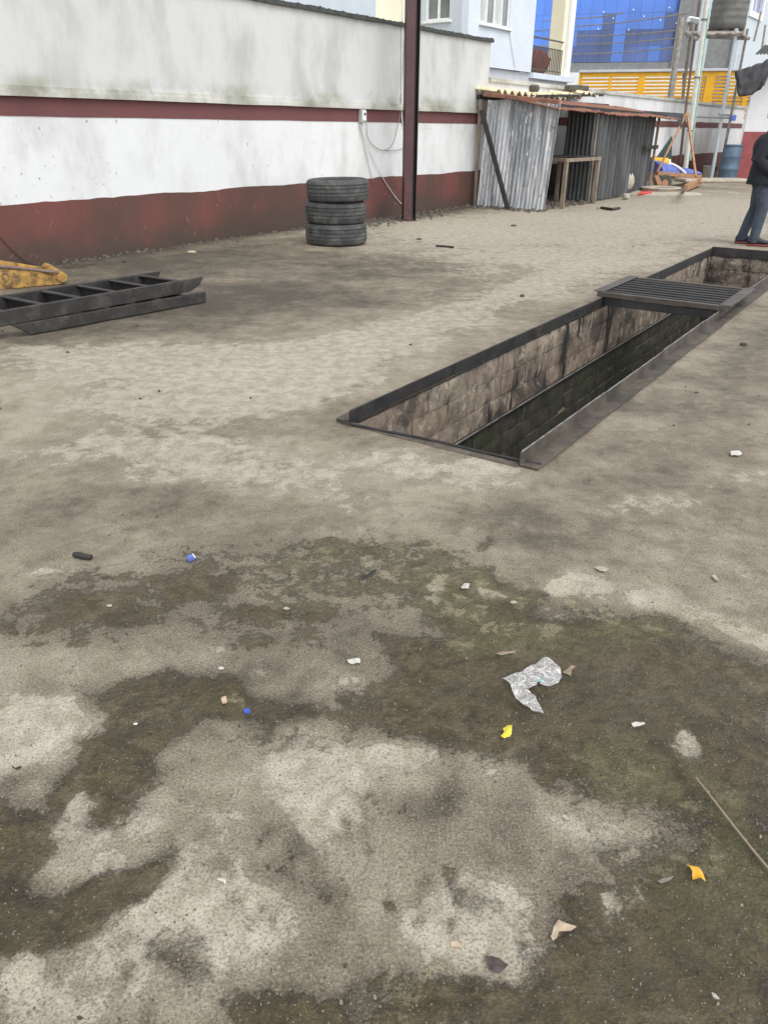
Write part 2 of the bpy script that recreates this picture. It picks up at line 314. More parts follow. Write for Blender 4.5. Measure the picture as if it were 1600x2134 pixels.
# ================================================================== GROUND
# stains and painted light: (channel, shape, amount, softness m); shapes are laid on the concrete itself
def el(cx, cy, rx, ry, rot=0):
    c = gp(cx, cy); ca, sa = math.cos(R(rot)), math.sin(R(rot))
    a = gp(cx + rx * ca, cy + rx * sa) - c; b = gp(cx - ry * sa, cy + ry * ca) - c
    return ('e', c, a, b)
def pg(*p): return ('p', [gp(*q) for q in p])
MOSS, PALE, DARK, GREEN = 0, 1, 2, 3
ST = [
 # far yard, its brighter light painted in as PALE, and middle yard
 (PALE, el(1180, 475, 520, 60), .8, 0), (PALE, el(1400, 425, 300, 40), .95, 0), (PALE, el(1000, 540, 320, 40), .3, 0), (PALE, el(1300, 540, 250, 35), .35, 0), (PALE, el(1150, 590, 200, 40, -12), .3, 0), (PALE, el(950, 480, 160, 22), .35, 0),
 (PALE, el(330, 750, 420, 60), .85, 0), (PALE, el(620, 800, 220, 70, -12), .65, 0), (PALE, el(240, 850, 300, 60), .5, 0), (PALE, el(380, 940, 380, 50), .45, 0),
 (PALE, el(640, 730, 280, 40, -12), .5, 0), (PALE, el(860, 690, 200, 50, -15), .45, 0), (PALE, el(1080, 610, 200, 45, -12), .35, 0),
 (DARK, el(620, 615, 430, 60, -3), .62, 0), (DARK, el(380, 645, 320, 50, -8), .52, 0), (DARK, el(80, 700, 190, 45, -8), .55, 0), (DARK, el(560, 545, 460, 36), .6, 0), (DARK, el(300, 560, 350, 38, -8), .6, 0), (DARK, el(620, 500, 300, 14, -7), .5, 0), (DARK, el(950, 440, 130, 12, -6), .5, 0),  # darker zone around the ramps, the tyres and the wall foot
 (DARK, el(900, 560, 250, 25), .3, 0), (DARK, el(1000, 640, 200, 22, -15), .25, 0), (DARK, el(380, 890, 120, 40), .25, 0),
 (DARK, el(1500, 830, 190, 120, -35), .42, 0), (DARK, el(1580, 720, 120, 90), .45, 0), (PALE, el(1330, 900, 130, 60, -35), .22, 0), (PALE, el(1450, 1010, 200, 45, -10), .35, 0),
 (PALE, el(950, 965, 180, 22, 5), .45, 0), (DARK, el(1250, 1090, 350, 50), .4, 0), (DARK, el(150, 1010, 220, 40), .25, 0), (DARK, el(620, 1060, 300, 40), .25, 0),
 (PALE, el(560, 990, 300, 30), .22, 0), (PALE, el(850, 968, 12, 26, 40), .7, 0), (PALE, el(905, 975, 60, 6, -8), .6, 0), (PALE, el(1000, 985, 70, 7, -10), .6, 0), (PALE, el(780, 955, 70, 8, -12), .5, 0), (PALE, el(1010, 965, 50, 8), .5, 0), (DARK, el(700, 880, 60, 20), .35, 0), (PALE, el(1480, 1180, 160, 50, 12), .28, 0),
 (DARK, ('p', [Wp(-3, -.1), Wp(-3, .35), Wp(2, .3), Wp(4, .22), Wp(6, .4), Wp(8, .55), Wp(10.7, .3), Wp(10.7, -.1)]), .9, .2), (MOSS, ('p', [Wp(-3, -.1), Wp(-3, .2), Wp(6, .18), Wp(8, .4), Wp(10.7, .2), Wp(10.7, -.1)]), .6, .15), (DARK, ('p', [Wp(10.5, 0), Wp(10.5, 1.9), Wp(11.5, 2.1), Wp(16, 2.1), Wp(16, 0)]), .5, .2),  # dark soil along the wall foot; darker floor within the shed outline
 # band of algae with chips of bare concrete
 (MOSS, el(700, 1200, 440, 90, 3), .52, 0), (GREEN, el(850, 1210, 420, 90, 2), .75, 0), (MOSS, el(1120, 1270, 330, 60, 8), .42, 0), (GREEN, el(1200, 1290, 300, 70), .5, 0),
 (PALE, el(760, 1220, 330, 55, 2), .42, 0), (PALE, el(1210, 1205, 75, 30), .75, 0), (PALE, el(1440, 1290, 170, 28, 22), .6, 0), (PALE, el(1560, 1345, 90, 24, 20), .55, 0), (GREEN, el(1500, 1310, 150, 40), .5, 0),
 (MOSS, el(110, 1290, 190, 55, -5), .5, 0), (MOSS, el(260, 1230, 200, 55), .4, 0), (PALE, el(100, 1255, 55, 25), .55, .0), (PALE, el(130, 1190, 60, 22), .35, 0), (GREEN, el(350, 1080, 110, 25), .4, 0), (MOSS, el(350, 1080, 110, 22), .3, 0),
 (MOSS, el(520, 1290, 200, 35), .35, 0), (MOSS, el(700, 1340, 260, 40), .3, 0),
 # wet dark field at right
 (MOSS, pg((840, 1330), (1000, 1290), (1150, 1300), (1330, 1310), (1500, 1360), (1640, 1420), (1640, 2260), (1180, 2260), (1160, 1980), (1190, 1900), (1330, 1850), (1400, 1780), (1370, 1680), (1180, 1630), (1050, 1575), (900, 1560), (830, 1480)), .98, .16),
 (DARK, pg((950, 1340), (1300, 1330), (1640, 1440), (1640, 2260), (1250, 2260), (1300, 1900), (1480, 1790), (1450, 1650), (1150, 1560), (960, 1500)), .38, .3),
 (GREEN, el(1350, 1620, 260, 110, 25), .7, 0), (GREEN, el(1500, 1850, 180, 250), .6, 0), (GREEN, el(1150, 1330, 250, 45), .6, 0),
 (PALE, pg((1420, 1490), (1450, 1495), (1480, 1530), (1460, 1550), (1430, 1560), (1395, 1555), (1410, 1520)), .85, .03),
 # left field
 (MOSS, pg((150, 1420), (330, 1370), (520, 1390), (560, 1440), (640, 1470), (700, 1500), (560, 1530), (440, 1500), (360, 1560), (330, 1620), (240, 1680), (130, 1700), (60, 1680), (150, 1560), (200, 1480)), .75, .05),
 (MOSS, pg((-60, 1640), (40, 1660), (100, 1760), (60, 1820), (150, 1880), (250, 1830), (330, 1780), (325, 1840), (280, 1890), (180, 1960), (60, 1990), (-60, 2000)), .95, .04),
 (DARK, pg((-60, 1700), (60, 1830), (160, 1890), (320, 1780), (300, 1860), (150, 1960), (-60, 2000)), .5, .06),
 (GREEN, el(20, 1930, 120, 70, -15), .6, 0), (MOSS, pg((780, 1440), (850, 1420), (900, 1500), (880, 1560), (770, 1560), (640, 1500)), .4, .06), (DARK, el(640, 1480, 90, 40, 10), .4, 0), (DARK, el(590, 1400, 100, 40, 10), .35, 0),
 (MOSS, el(470, 1460, 60, 30), .5, 0), (GREEN, el(470, 1460, 80, 30), .6, 0), (MOSS, el(600, 1560, 120, 30, 10), .35, 0),
 (PALE, pg((-60, 1520), (0, 1490), (60, 1440), (130, 1432), (155, 1470), (140, 1500), (90, 1540), (20, 1590), (-60, 1610)), 1.35, .03),
 (PALE, pg((100, 1730), (140, 1660), (180, 1600), (192, 1640), (150, 1700)), .75, .03),
 (PALE, pg((690, 1425), (800, 1410), (795, 1435), (690, 1460), (670, 1440)), .6, .03), (PALE, el(560, 1385, 40, 18), .55, 0),
 # thin grey skim sheets
 (PALE, pg((40, 1720), (130, 1650), (290, 1620), (350, 1660), (330, 1720), (260, 1800), (140, 1830), (70, 1790)), .42, .03),
 (PALE, pg((350, 1560), (440, 1510), (620, 1530), (700, 1560), (560, 1620), (480, 1660), (380, 1640)), .36, .04), (PALE, pg((250, 1470), (400, 1430), (470, 1480), (360, 1520)), .3, .03),
 (PALE, pg((-60, 1330), (120, 1350), (300, 1340), (500, 1310), (480, 1345), (320, 1370), (140, 1400), (60, 1440), (-60, 1470)), .4, .05), (PALE, pg((110, 1500), (190, 1470), (205, 1490), (160, 1540), (90, 1600), (20, 1630), (40, 1570)), .4, .03),
 (PALE, pg((640, 1740), (760, 1680), (830, 1760), (900, 1830), (860, 1890), (740, 1880), (650, 1820)), .33, .04), (PALE, el(300, 1160, 300, 45), .3, 0), (PALE, el(1400, 1080, 300, 60), .3, 0), (PALE, el(200, 950, 300, 60), .3, 0), (PALE, el(700, 1000, 350, 50), .3, 0),
 # near pale field
 (PALE, pg((540, 1620), (640, 1570), (780, 1555), (870, 1570), (860, 1620), (740, 1660), (720, 1720), (640, 1770), (560, 1730), (520, 1680)), .85, .06),
 (PALE, pg((960, 1590), (1080, 1600), (1090, 1640), (1000, 1640)), .6, .05), (PALE, pg((1040, 1640), (1240, 1690), (1390, 1740), (1380, 1800), (1280, 1800), (1160, 1740)), .5, .07),
 (PALE, pg((330, 1780), (400, 1690), (480, 1670), (490, 1720), (440, 1800), (520, 1860), (620, 1900), (600, 1980), (520, 2010), (340, 1990), (300, 1930)), .55, .03),
 (PALE, pg((-60, 2000), (100, 1970), (300, 1890), (420, 1900), (520, 2000), (470, 2080), (300, 2150), (-60, 2240)), .5, .06),
 (PALE, pg((800, 1940), (900, 1880), (980, 1840), (1060, 1850), (1140, 1900), (1130, 2000), (1145, 2060), (1040, 2080), (920, 2020), (820, 2000)), .75, .03),
 (DARK, el(1000, 1730, 180, 70, 10), .35, 0), (DARK, el(800, 1790, 120, 60), .28, 0), (MOSS, el(950, 1820, 100, 40), .3, 0), (MOSS, el(880, 1700, 70, 40), .3, 0),
 (MOSS, el(800, 2080, 330, 60, -2), .5, 0), (GREEN, el(800, 2060, 330, 80), .5, 0), (MOSS, el(370, 2010, 60, 45), .6, 0), (MOSS, el(620, 1790, 60, 30), .4, 0), (MOSS, el(600, 1850, 120, 28, 10), .45, 0), (DARK, el(650, 1880, 90, 35), .3, 0),
 (MOSS, el(560, 2090, 120, 50), .5, 0), (MOSS, el(1000, 2100, 220, 45), .55, 0), (DARK, el(30, 2080, 120, 60), .3, 0), (MOSS, pg((1100, 2090), (1200, 1980), (1250, 2260), (950, 2260)), .5, .1),
]
# small random blotches, spills and worn spots over the near floor
_rs = random.Random(21)
for _i in range(190):
    _x, _y = _rs.uniform(-40, 1640), 1080 + 1080 * _rs.random(); _r = _rs.uniform(12, 60) * (.6 + (_y - 1000) / 1400)
    _c = _rs.choices((MOSS, PALE, DARK, GREEN), (5, 5, 4, 2))[0]; ST.append((_c, el(_x, _y, _r, _r * _rs.uniform(.25, .6), _rs.uniform(-40, 40)), _rs.uniform(.2, .55), 0))
for _i in range(60):
    _x, _y = _rs.uniform(-40, 1640), _rs.uniform(560, 1080); _r = _rs.uniform(30, 110)
    ST.append((_rs.choice((PALE, PALE, DARK)), el(_x, _y, _r, _r * _rs.uniform(.12, .3), _rs.uniform(-12, 6)), _rs.uniform(.15, .35), 0))
for _i in range(45):
    _x, _y = _rs.uniform(0, 1600), _rs.uniform(1700, 2134); _r = _rs.uniform(8, 26)
    ST.append((_rs.choice((MOSS, DARK)), el(_x, _y, _r, _r * _rs.uniform(.4, .8), _rs.uniform(-40, 40)), _rs.uniform(.4, .8), 0))
def axis_lines(stops):
    out = [stops[0][0]]
    for (a, _), (b, h) in zip(stops[:-1], stops[1:]):
        k = max(1, int(round((b - a) / h)))
        out += [a + (b - a) * i / k for i in range(1, k + 1)]
    return np.array(out)
PL, PW = 8.25, 1.05
us = axis_lines([(-160, 0), (-40, 30), (-12, 4), (-5, .5), (-3.6, .06), (0, .032), (2.5, .05), (PL, .1), (16, .2), (32, .8), (60, 4), (220, 30)])
vs_ = axis_lines([(-160, 0), (-40, 30), (-14, 3), (-6, .4), (-3, .12), (-.4, .045), (0, .04), (PW, .035), (4.3, .032), (6, .1), (14, .5), (40, 4), (160, 30)])
U, V = np.meshgrid(us, vs_, indexing='ij')
X = PO.x + PD.x * U + PN.x * V; Y = PO.y + PD.y * U + PN.y * V
Q = np.stack([X.ravel(), Y.ravel()], 1)
col = np.zeros((len(Q), 4), np.float32)
def seg_dist(Q, poly):
    P = np.array([(p.x, p.y) for p in poly]); dmin = np.full(len(Q), 1e9); ins = np.zeros(len(Q), bool)
    for i in range(len(P)):
        a = P[i]; b = P[(i + 1) % len(P)]; ab = b - a
        t = np.clip(((Q - a) @ ab) / (ab @ ab + 1e-12), 0, 1); dmin = np.minimum(dmin, np.hypot(*(Q - a - t[:, None] * ab).T))
        cnd = ((a[1] > Q[:, 1]) != (b[1] > Q[:, 1])); xx = a[0] + (Q[:, 1] - a[1]) / (b[1] - a[1] + 1e-12) * ab[0]
        ins ^= cnd & (Q[:, 0] < xx)
    return np.where(ins, dmin, -dmin)
near = np.hypot(Q[:, 0], Q[:, 1]) < 60
Qn = Q[near].copy(); cn = np.zeros((len(Qn), 4))
for i in np.nonzero(np.hypot(Qn[:, 0], Qn[:, 1]) < 9)[0]:
    x, y = Qn[i]; k = min(1.0, .35 + .65 * math.hypot(x, y) / 2.5); dx = dy = 0
    for am, fq in ((.10, 2.1), (.05, 5.3), (.028, 12.0), (.016, 24.0)):
        dx += am * mnoise.noise((x * fq, y * fq, 1.7)); dy += am * mnoise.noise((x * fq, y * fq, 8.3))
    Qn[i, 0] += dx * k; Qn[i, 1] += dy * k
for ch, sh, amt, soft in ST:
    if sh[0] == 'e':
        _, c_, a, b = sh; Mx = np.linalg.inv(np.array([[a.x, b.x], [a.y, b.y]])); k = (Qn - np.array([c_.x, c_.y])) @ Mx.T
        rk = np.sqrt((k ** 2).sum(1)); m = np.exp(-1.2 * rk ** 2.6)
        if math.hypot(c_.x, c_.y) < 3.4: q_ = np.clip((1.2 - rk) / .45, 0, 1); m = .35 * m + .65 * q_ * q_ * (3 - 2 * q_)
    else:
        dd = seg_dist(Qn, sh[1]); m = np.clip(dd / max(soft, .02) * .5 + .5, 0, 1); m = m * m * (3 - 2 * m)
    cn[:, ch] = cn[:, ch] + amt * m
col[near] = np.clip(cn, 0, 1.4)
nu, nv = len(us), len(vs_)
idx = np.arange(nu * nv).reshape(nu, nv)
um = (us[:-1] + us[1:]) / 2; vm = (vs_[:-1] + vs_[1:]) / 2
keep = ~(((um > 0) & (um < PL))[:, None] & ((vm > 0) & (vm < PW))[None, :])
F = np.stack([idx[:-1, :-1], idx[1:, :-1], idx[1:, 1:], idx[:-1, 1:]], -1)[keep]
zz = np.zeros(len(Q))
for i in np.nonzero(np.hypot(Q[:, 0], Q[:, 1]) < 14)[0]:
    zz[i] = .006 * mnoise.noise((Q[i, 0] * 1.3, Q[i, 1] * 1.3, 0)) + .003 * mnoise.noise((Q[i, 0] * 5, Q[i, 1] * 5, 3))
zz -= .004
me = bpy.data.meshes.new('ground'); me.from_pydata(np.column_stack([Q, zz]).tolist(), [], F[:, ::-1].tolist()); me.update()
if me.polygons[0].normal.z < 0: me.flip_normals()
at = me.color_attributes.new('stain', 'FLOAT_COLOR', 'POINT'); at.data.foreach_set('color', col.ravel())
me.polygons.foreach_set('use_smooth', np.ones(len(me.polygons), bool))
ground = bpy.data.objects.new('ground', me); C.objects.link(ground); props(ground, 'stained concrete yard floor', None, None, 'structure')

n = NT('stained_concrete_yard'); A_ = n.node('ShaderNodeAttribute', attribute_name='stain'); sp = n.node('ShaderNodeSeparateColor'); n.link(A_.outputs['Color'], sp.inputs[0])
mo, pa, da, gr = sp.outputs[0], sp.outputs[1], sp.outputs[2], A_.outputs['Alpha']
flat = n.map((1, 1, 0))
n05 = n.noise(.55, 5, .55, flat); n1 = n.noise(2.6, 9, .68, flat, .3); n2 = n.noise(11, 9, .7, flat, .4); n3 = n.noise(55, 6, .7, flat); n4 = n.noise(150, 4, .75, flat); n6 = n.noise(6, 8, .75, n.map((1, 1, 0), None, (31, 7, 0)), .8)
cen = lambda s, k: n.math('MULTIPLY', n.math('SUBTRACT', s, .5), k)
add = lambda *a: a[0] if len(a) == 1 else n.math('ADD', a[0], add(*a[1:]))
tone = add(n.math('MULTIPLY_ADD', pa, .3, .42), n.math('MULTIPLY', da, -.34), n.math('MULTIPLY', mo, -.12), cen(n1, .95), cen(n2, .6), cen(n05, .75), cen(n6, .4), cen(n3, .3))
rp = n.node('ShaderNodeValToRGB'); n.link(tone, rp.inputs[0]); cr_ = rp.color_ramp
for k, (p_, c_) in enumerate(((.0, (.055, .046, .032)), (.2, (.125, .105, .075)), (.43, (.25, .213, .154)), (.65, (.385, .338, .258)), (.86, (.49, .445, .36)), (1.0, (.57, .525, .435)))):
    e_ = cr_.elements[k] if k < 2 else cr_.elements.new(p_)
    e_.position = p_; e_.color = (*c_, 1)
base = rp.outputs[0]
# algae and silt
mf = add(n.math('MULTIPLY', mo, .88), cen(n1, 1.2), cen(n2, 1.35), cen(n3, .6), cen(n6, .6), cen(n05, .3))
mm = n.math('ADD', n.math('MULTIPLY', n.step(mf, .2, .76), .48), n.math('MULTIPLY', n.step(mf, .4, .49), .52))
mcol = n.mix(n.step(n2, .35, .65), (.046, .033, .01), (.112, .083, .032)); gm = n.step(add(gr, cen(n1, .8), cen(n6, .7)), .3, .75)
mcol = n.mix(n.math('MULTIPLY', gm, .85), mcol, n.mix(n.step(n6, .35, .7), (.058, .055, .013), (.14, .127, .038)))
mcol = n.mix(n.math('MULTIPLY', n.step(da, .15, .5), .45), mcol, (.056, .05, .024))
mm2 = n.math('MULTIPLY', mm, n.math('MULTIPLY_ADD', n.step(add(n6, cen(n3, .8)), .4, .68), -.32, .95)); base = n.mix(mm2, base, mcol)
# bare, scoured concrete with ragged edges; also carries the far yard's painted light
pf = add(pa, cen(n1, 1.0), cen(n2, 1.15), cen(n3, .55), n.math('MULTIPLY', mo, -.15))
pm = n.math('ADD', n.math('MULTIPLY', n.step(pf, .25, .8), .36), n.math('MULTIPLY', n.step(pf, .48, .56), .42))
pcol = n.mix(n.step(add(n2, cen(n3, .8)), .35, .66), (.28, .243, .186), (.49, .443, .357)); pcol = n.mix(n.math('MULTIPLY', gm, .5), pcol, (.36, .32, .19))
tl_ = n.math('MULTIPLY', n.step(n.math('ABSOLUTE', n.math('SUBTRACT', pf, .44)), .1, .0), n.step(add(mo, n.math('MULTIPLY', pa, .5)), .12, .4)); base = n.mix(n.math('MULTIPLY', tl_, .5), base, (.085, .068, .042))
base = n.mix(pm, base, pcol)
# flaking algae: small bare chips inside the green band, small dark tufts around it
n7 = n.noise(11, 8, .72, n.map((1, 1, 0), None, (5, 17, 0)), .25)
ch_ = n.math('MULTIPLY', n.step(n7, .545, .575), n.math('MULTIPLY', n.math('MULTIPLY', n.step(gr, .25, .6), n.step(da, .3, .08)), n.step(mo, .12, .35))); base = n.mix(n.math('MULTIPLY', ch_, .7), base, (.31, .275, .165))
tf = n.math('MULTIPLY', n.step(n7, .43, .40), n.step(mo, .12, .4)); base = n.mix(n.math('MULTIPLY', tf, .6), base, (.06, .048, .024))
# grain, pits, aggregate
fk = n.noise(17, 7, .7, n.map((1, 1, 0), None, (12, 3, 0))); base = n.mix(n.math('MULTIPLY', n.step(fk, .57, .66), .4), base, (.1, .083, .06))
base = n.mix(n.math('MULTIPLY', n.step(n4, .47, .64), .58), base, (.055, .044, .028))
base = n.mix(n.math('MULTIPLY', n.step(n3, .5, .68), .3), base, (.07, .058, .044))
base = n.mix(n.math('MULTIPLY', n.step(n4, .47, .34), n.math('MULTIPLY_ADD', mm, -.3, .42)), base, (.5, .455, .37))
def specks(scale, keep_, size, amt, colr, base, off):
    v = n.node('ShaderNodeTexVoronoi', feature='F1'); n.link(n.map((1, 1, 0), None, off), v.inputs['Vector']); v.inputs['Scale'].default_value = scale
    s2 = n.node('ShaderNodeSeparateColor'); n.link(v.outputs['Color'], s2.inputs[0])
    k = n.math('MULTIPLY', n.step(add(v.outputs['Distance'], cen(n4, .25)), size, size * .55), n.step(s2.outputs[0], 1 - keep_, 1 - keep_ * .8))
    return n.mix(n.math('MULTIPLY', k, amt), base, colr), k
base, k1 = specks(80, .3, .26, .5, (.4, .36, .3), base, (0, 0, 0))
base, k2 = specks(34, .05, .17, .38, (.38, .35, .3), base, (9, 4, 0))
base, k3 = specks(24, .12, .18, .55, (.035, .03, .026), base, (3, 8, 0))
h = add(n.math('MULTIPLY', n3, .8), n.math('MULTIPLY', n4, .45), n.math('MULTIPLY', n2, 1.6), n.math('MULTIPLY', k1, .4), n.math('MULTIPLY', pm, .25))
h = add(h, n.math('MULTIPLY', n.noise(26, 5, .6, n.map((1, 1, 0), None, (2, 5, 0), (0, 0, .6)), .5), n.math('MULTIPLY_ADD', mm, 1.8, .12)))
h = n.math('MULTIPLY', h, n.math('MULTIPLY_ADD', n.step(pa, .3, 1.0), -.65, 1.0))
nb = n.bump(n.math('MULTIPLY', h, n.math('MULTIPLY_ADD', mm, .45, .55)), .8, .016)
rough = n.math('SUBTRACT', .74, n.math('MULTIPLY', mm, .16)); rough = n.math('SUBTRACT', rough, n.math('MULTIPLY', n.math('MULTIPLY', mm, n.step(da, .2, .6)), .12))
me.materials.append(n.fin(base, rough, 0, nb, .4))

# ================================================================== INSPECTION PIT
pit = thing('inspection_pit', 'long open inspection pit sunk into the concrete, block walls and steel edge rails', 'pit', PO)
def jit(a): return random.uniform(-a, a)
def block_mesh(name, L, Hh, T, seed, mat):
    rs = random.Random(seed); bm = bmesh.new(); nx, ny = 5, 3; g = {}
    for j in range(ny + 1):
        for i in range(nx + 1):
            e = i in (0, nx) or j in (0, ny)
            d = (-.004 - rs.random() * .003) if e else rs.uniform(-.002, .003)
            if rs.random() < .04: d -= .008
            g[i, j] = bm.verts.new((L * (i / nx - .5) + (rs.uniform(-.006, .006)), d, Hh * (j / ny - .5) + rs.uniform(-.005, .005)))
    for j in range(ny):
        for i in range(nx): bm.faces.new((g[i, j], g[i + 1, j], g[i + 1, j + 1], g[i, j + 1]))
    ring = [g[i, 0] for i in range(nx + 1)] + [g[nx, j] for j in range(1, ny + 1)] + [g[i, ny] for i in range(nx - 1, -1, -1)] + [g[0, j] for j in range(ny - 1, 0, -1)]
    bk = [bm.verts.new((v.co.x, -T, v.co.z)) for v in ring]
    for k in range(len(ring)): bm.faces.new((ring[k], bk[k], bk[(k + 1) % len(ring)], ring[(k + 1) % len(ring)]))
    bm.faces.new(bk); bmesh.ops.recalc_face_normals(bm, faces=bm.faces); [setattr(f, 'smooth', True) for f in bm.faces]; [setattr(e, 'smooth', e.calc_face_angle(0) < .8) for e in bm.edges]; me = bpy.data.meshes.new(name); bm.to_mesh(me); bm.free(); me.materials.append(mat); return me
BL, BH, BT = .42, .16, .05
bm_up = [block_mesh('pit_block', BL, BH, BT, k, M['block']) for k in range(6)]
bm_dn = [block_mesh('pit_block', BL, BH, BT, 20 + k, M['block_low']) for k in range(6)]
PZ = -1.45
def pit_wall(name, o, ax, nrm, L):
    """o: corner at ground level, wall face runs along ax, nrm points into the pit"""
    b = MB(); c0 = o - nrm * .098
    b.box(c0 + ax * L / 2 + Vector((0, 0, PZ / 2 - .012)), L + (.5 if L < 2 else 0), .16, -PZ - .01, ax, nrm, UP)
    wl = b.build(name, M['block'], pit)
    face = o - nrm * .006
    zc = -.03; row = 0
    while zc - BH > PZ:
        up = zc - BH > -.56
        x = -(.2 if row % 2 else 0)
        while x < L:
            a, e = max(x, 0), min(x + BL, L)
            if e - a > .06:
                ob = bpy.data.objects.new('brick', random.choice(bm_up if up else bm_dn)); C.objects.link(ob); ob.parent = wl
                yv = nrm; rot = Matrix((ax, yv, ax.cross(yv))).transposed()
                flip = rot.determinant() < 0
                ob.matrix_local = Matrix.Translation(face + ax * ((a + e) / 2) + Vector((0, 0, zc - BH / 2)) + nrm * jit(.005) - OFF[wl]) @ rot.to_4x4() @ Matrix.Rotation(jit(.012), 4, 'Y') @ Matrix.Diagonal(((e - a) / BL, 1, 1, 1))
            x += BL + .009
        zc -= BH + .01; row += 1
    return wl
pit_wall('side_wall', Pp(0, 0), PD, PN, PL)
pit_wall('side_wall', Pp(PL, PW), -PD, -PN, PL)
pit_wall('end_wall', Pp(PL, 0), PN, -PD, PW)
pit_wall('end_wall', Pp(0, PW), -PN, PD, PW)
MB().box(Pp(PL / 2, PW / 2, PZ - .03), PL + .3, PW + .3, .06, PD, PN, UP).build('floor', M['pit_floor'], pit)
# ledge rails half way down
for v, sgn in ((0.018, 1), (PW - .018, -1)):
    lr = MB().beam(Pp(.02, v, -.515), Pp(PL - .02, v, -.515), .036, .012).build('ledge_rail', M['steel_black'], pit, .004)
    MB().beam(Pp(.02, v + sgn * .012, -.5075), Pp(PL - .02, v + sgn * .012, -.5075), .012, .004).build('pale_edge', M['steel_edge'], lr)  # thin strip of paler steel along the rail top
# upstanding guide rails, welded from lengths of angle
def angle_rail(u0, u1, v, out, name='guide_rail'):
    rl = None; k = 7; leg = []
    for i in range(k):
        a = u0 + (u1 - u0) * i / k + (.004 if i else 0); e = u0 + (u1 - u0) * (i + 1) / k - .004; dz = jit(.003); dv = jit(.0025)
        b = MB(); b.beam(Pp(a, v + dv, .026 + dz), Pp(e, v + dv + jit(.003), .026 + dz + jit(.003)), .012, .096)
        p = b.build('rail_section', M['steel_black'] if out < 0 else M['flange'], pit, .002)
        f = MB(); f.beam(Pp(a, v + dv + out * .052, .007 + dz * .5), Pp(e, v + dv + out * .052, .007 + dz * .5), .092, .008); f.build('rail_flange', M['flange'], p, .001)
        t = MB(); t.beam(Pp(a + .01, v + dv, .0755 + dz), Pp(e - .01, v + dv, .0755 + dz), .008, .003); t.build('pale_edge', M['steel_edge'] if out > 0 else M['steel_worn'], p)  # strip of paler steel on top of the leg
angle_rail(-.02, PL, -.006, -1); angle_rail(-.04, PL + .05, PW + .006, 1)
b = MB(); b.beam(Pp(PL + .006, -.01, .03), Pp(PL + .006, PW, .03), .012, .12); b.build('end_rail', M['steel_black'], pit, .002)
b = MB(); b.beam(Pp(PL + .06, -.01, .008), Pp(PL + .06, PW, .008), .09, .008); b.build('end_flange', M['steel_worn'], pit, .001)
pts = [gp(*q, .012) for q in ((703, 875), (716, 880), (742, 886), (790, 896), (850, 907), (905, 918), (950, 929), (1000, 941), (1050, 952), (1128, 968))]
MB().tube(pts, .0075, 8).build('edge_rod', M['steel_black'], pit, 0, True)
MB().beam(Pp(-.03, .02, -.006), Pp(-.03, PW, -.006), .05, .022).build('edge_strip', M['mortar'], pit, .004)
# grate across the pit
gr_ = thing('steel_grate', 'black steel bar grate laid across the inspection pit', 'grate', Pp(4.55, .52, .095))
g0, g1, zG = 4.03, 5.02, .08
for u in (g0, g1):
    b = MB(); b.beam(Pp(u, -.06, zG + .02), Pp(u, PW + .06, zG + .02), .05, .045); b.build('frame_bar', M['steel_worn'], gr_, .003)
for v in (-.05, PW + .05):
    b = MB(); b.beam(Pp(g0 - .02, v, zG + .046), Pp(g1 + .02, v, zG + .046), .1, .008); b.build('side_plate', M['steel_worn'], gr_, .002)
for i in range(7):
    u = g0 + (g1 - g0) * (i + 1) / 8
    b = MB(); b.beam(Pp(u, -.04, zG + .018), Pp(u, PW + .04, zG + .018), .048, .04); b.build('bar', M['steel_black'], gr_, .004)
b = MB(); b.beam(Pp(g0 - .004, 0.02, zG - .045), Pp(g0 - .004, PW - .02, zG - .045), .02, .07); b.build('skirt', M['steel_black'], gr_, .002)

# ================================================================== BOUNDARY WALLS
def band(s0, s1, z0, z1, t0, t1, wob0=0, wob1=0, seed=0, step_=.12, rise0=0, rise1=0, topn=0):
    b = MB(); k = max(2, int((s1 - s0) / step_)); fr = []
    for i in range(k + 1):
        s = s0 + (s1 - s0) * i / k; f = i / k
        za = z0 + wob0 * mnoise.noise((s * 1.1, seed, 0)) + rise0 * f; zb = z1 + rise1 * f + wob1 * (mnoise.noise((s * 1.1, seed + 5, 0)) + .6 * mnoise.noise((s * 5, seed, 2))) + topn * mnoise.noise((s * 14, seed, 4))
        fr.append([Wp(s, t1, za), Wp(s, t1, zb), Wp(s, t0, zb), Wp(s, t0, za)])
    return b.loft(fr)
wall = thing('boundary_wall', 'tall white boundary wall with maroon plinth and stripe behind the tyre stack', 'wall', Wp(4, -.1))
S0, S1 = -9.0, 11.42
band(S0, S1, -.02, 3.1, -.24, 0.0).build('lower_wall', M['w_white'], wall)
band(S0, S1 - .003, 1.8, 3.13, -.2, .012).build('upper_wall', M['w_upper'], wall)
band(S0, S1 + .006, -.02, .69, -.1, .008, 0, .022, 3).build('plinth', M['w_red'], wall)
band(S0, S1 + .005, 1.6, 1.815, -.1, .007, .006, 0, 4).build('stripe', M['w_stripe'], wall)
m1 = band(S0, S1 + .02, 1.8, 1.855, -.1, .062, .006, .004, 6, .05, topn=.004).build('moulding', M['w_mould'], wall, 0, True)
band(S0, S1 + .012, 1.853, 1.905, -.1, .04, 0, .004, 7, .05, topn=.004).build('moulding', M['w_mould'], wall, 0, True)
band(S0, S1 + .05, 3.1, 3.16, -.3, .06, .012, .01, 8, .04, topn=.03).build('coping', M['coping'], wall)
low = thing('yard_wall', 'lower white wall with maroon bands running on behind the tin shed', 'wall', Wp(22, -.1))
S2 = 34.0
band(S1 + .01, S2, -.02, 2.42, -.22, -.005, 0, .01, 11, .3, rise1=-.06).build('wall_body', M['w_white'], low)
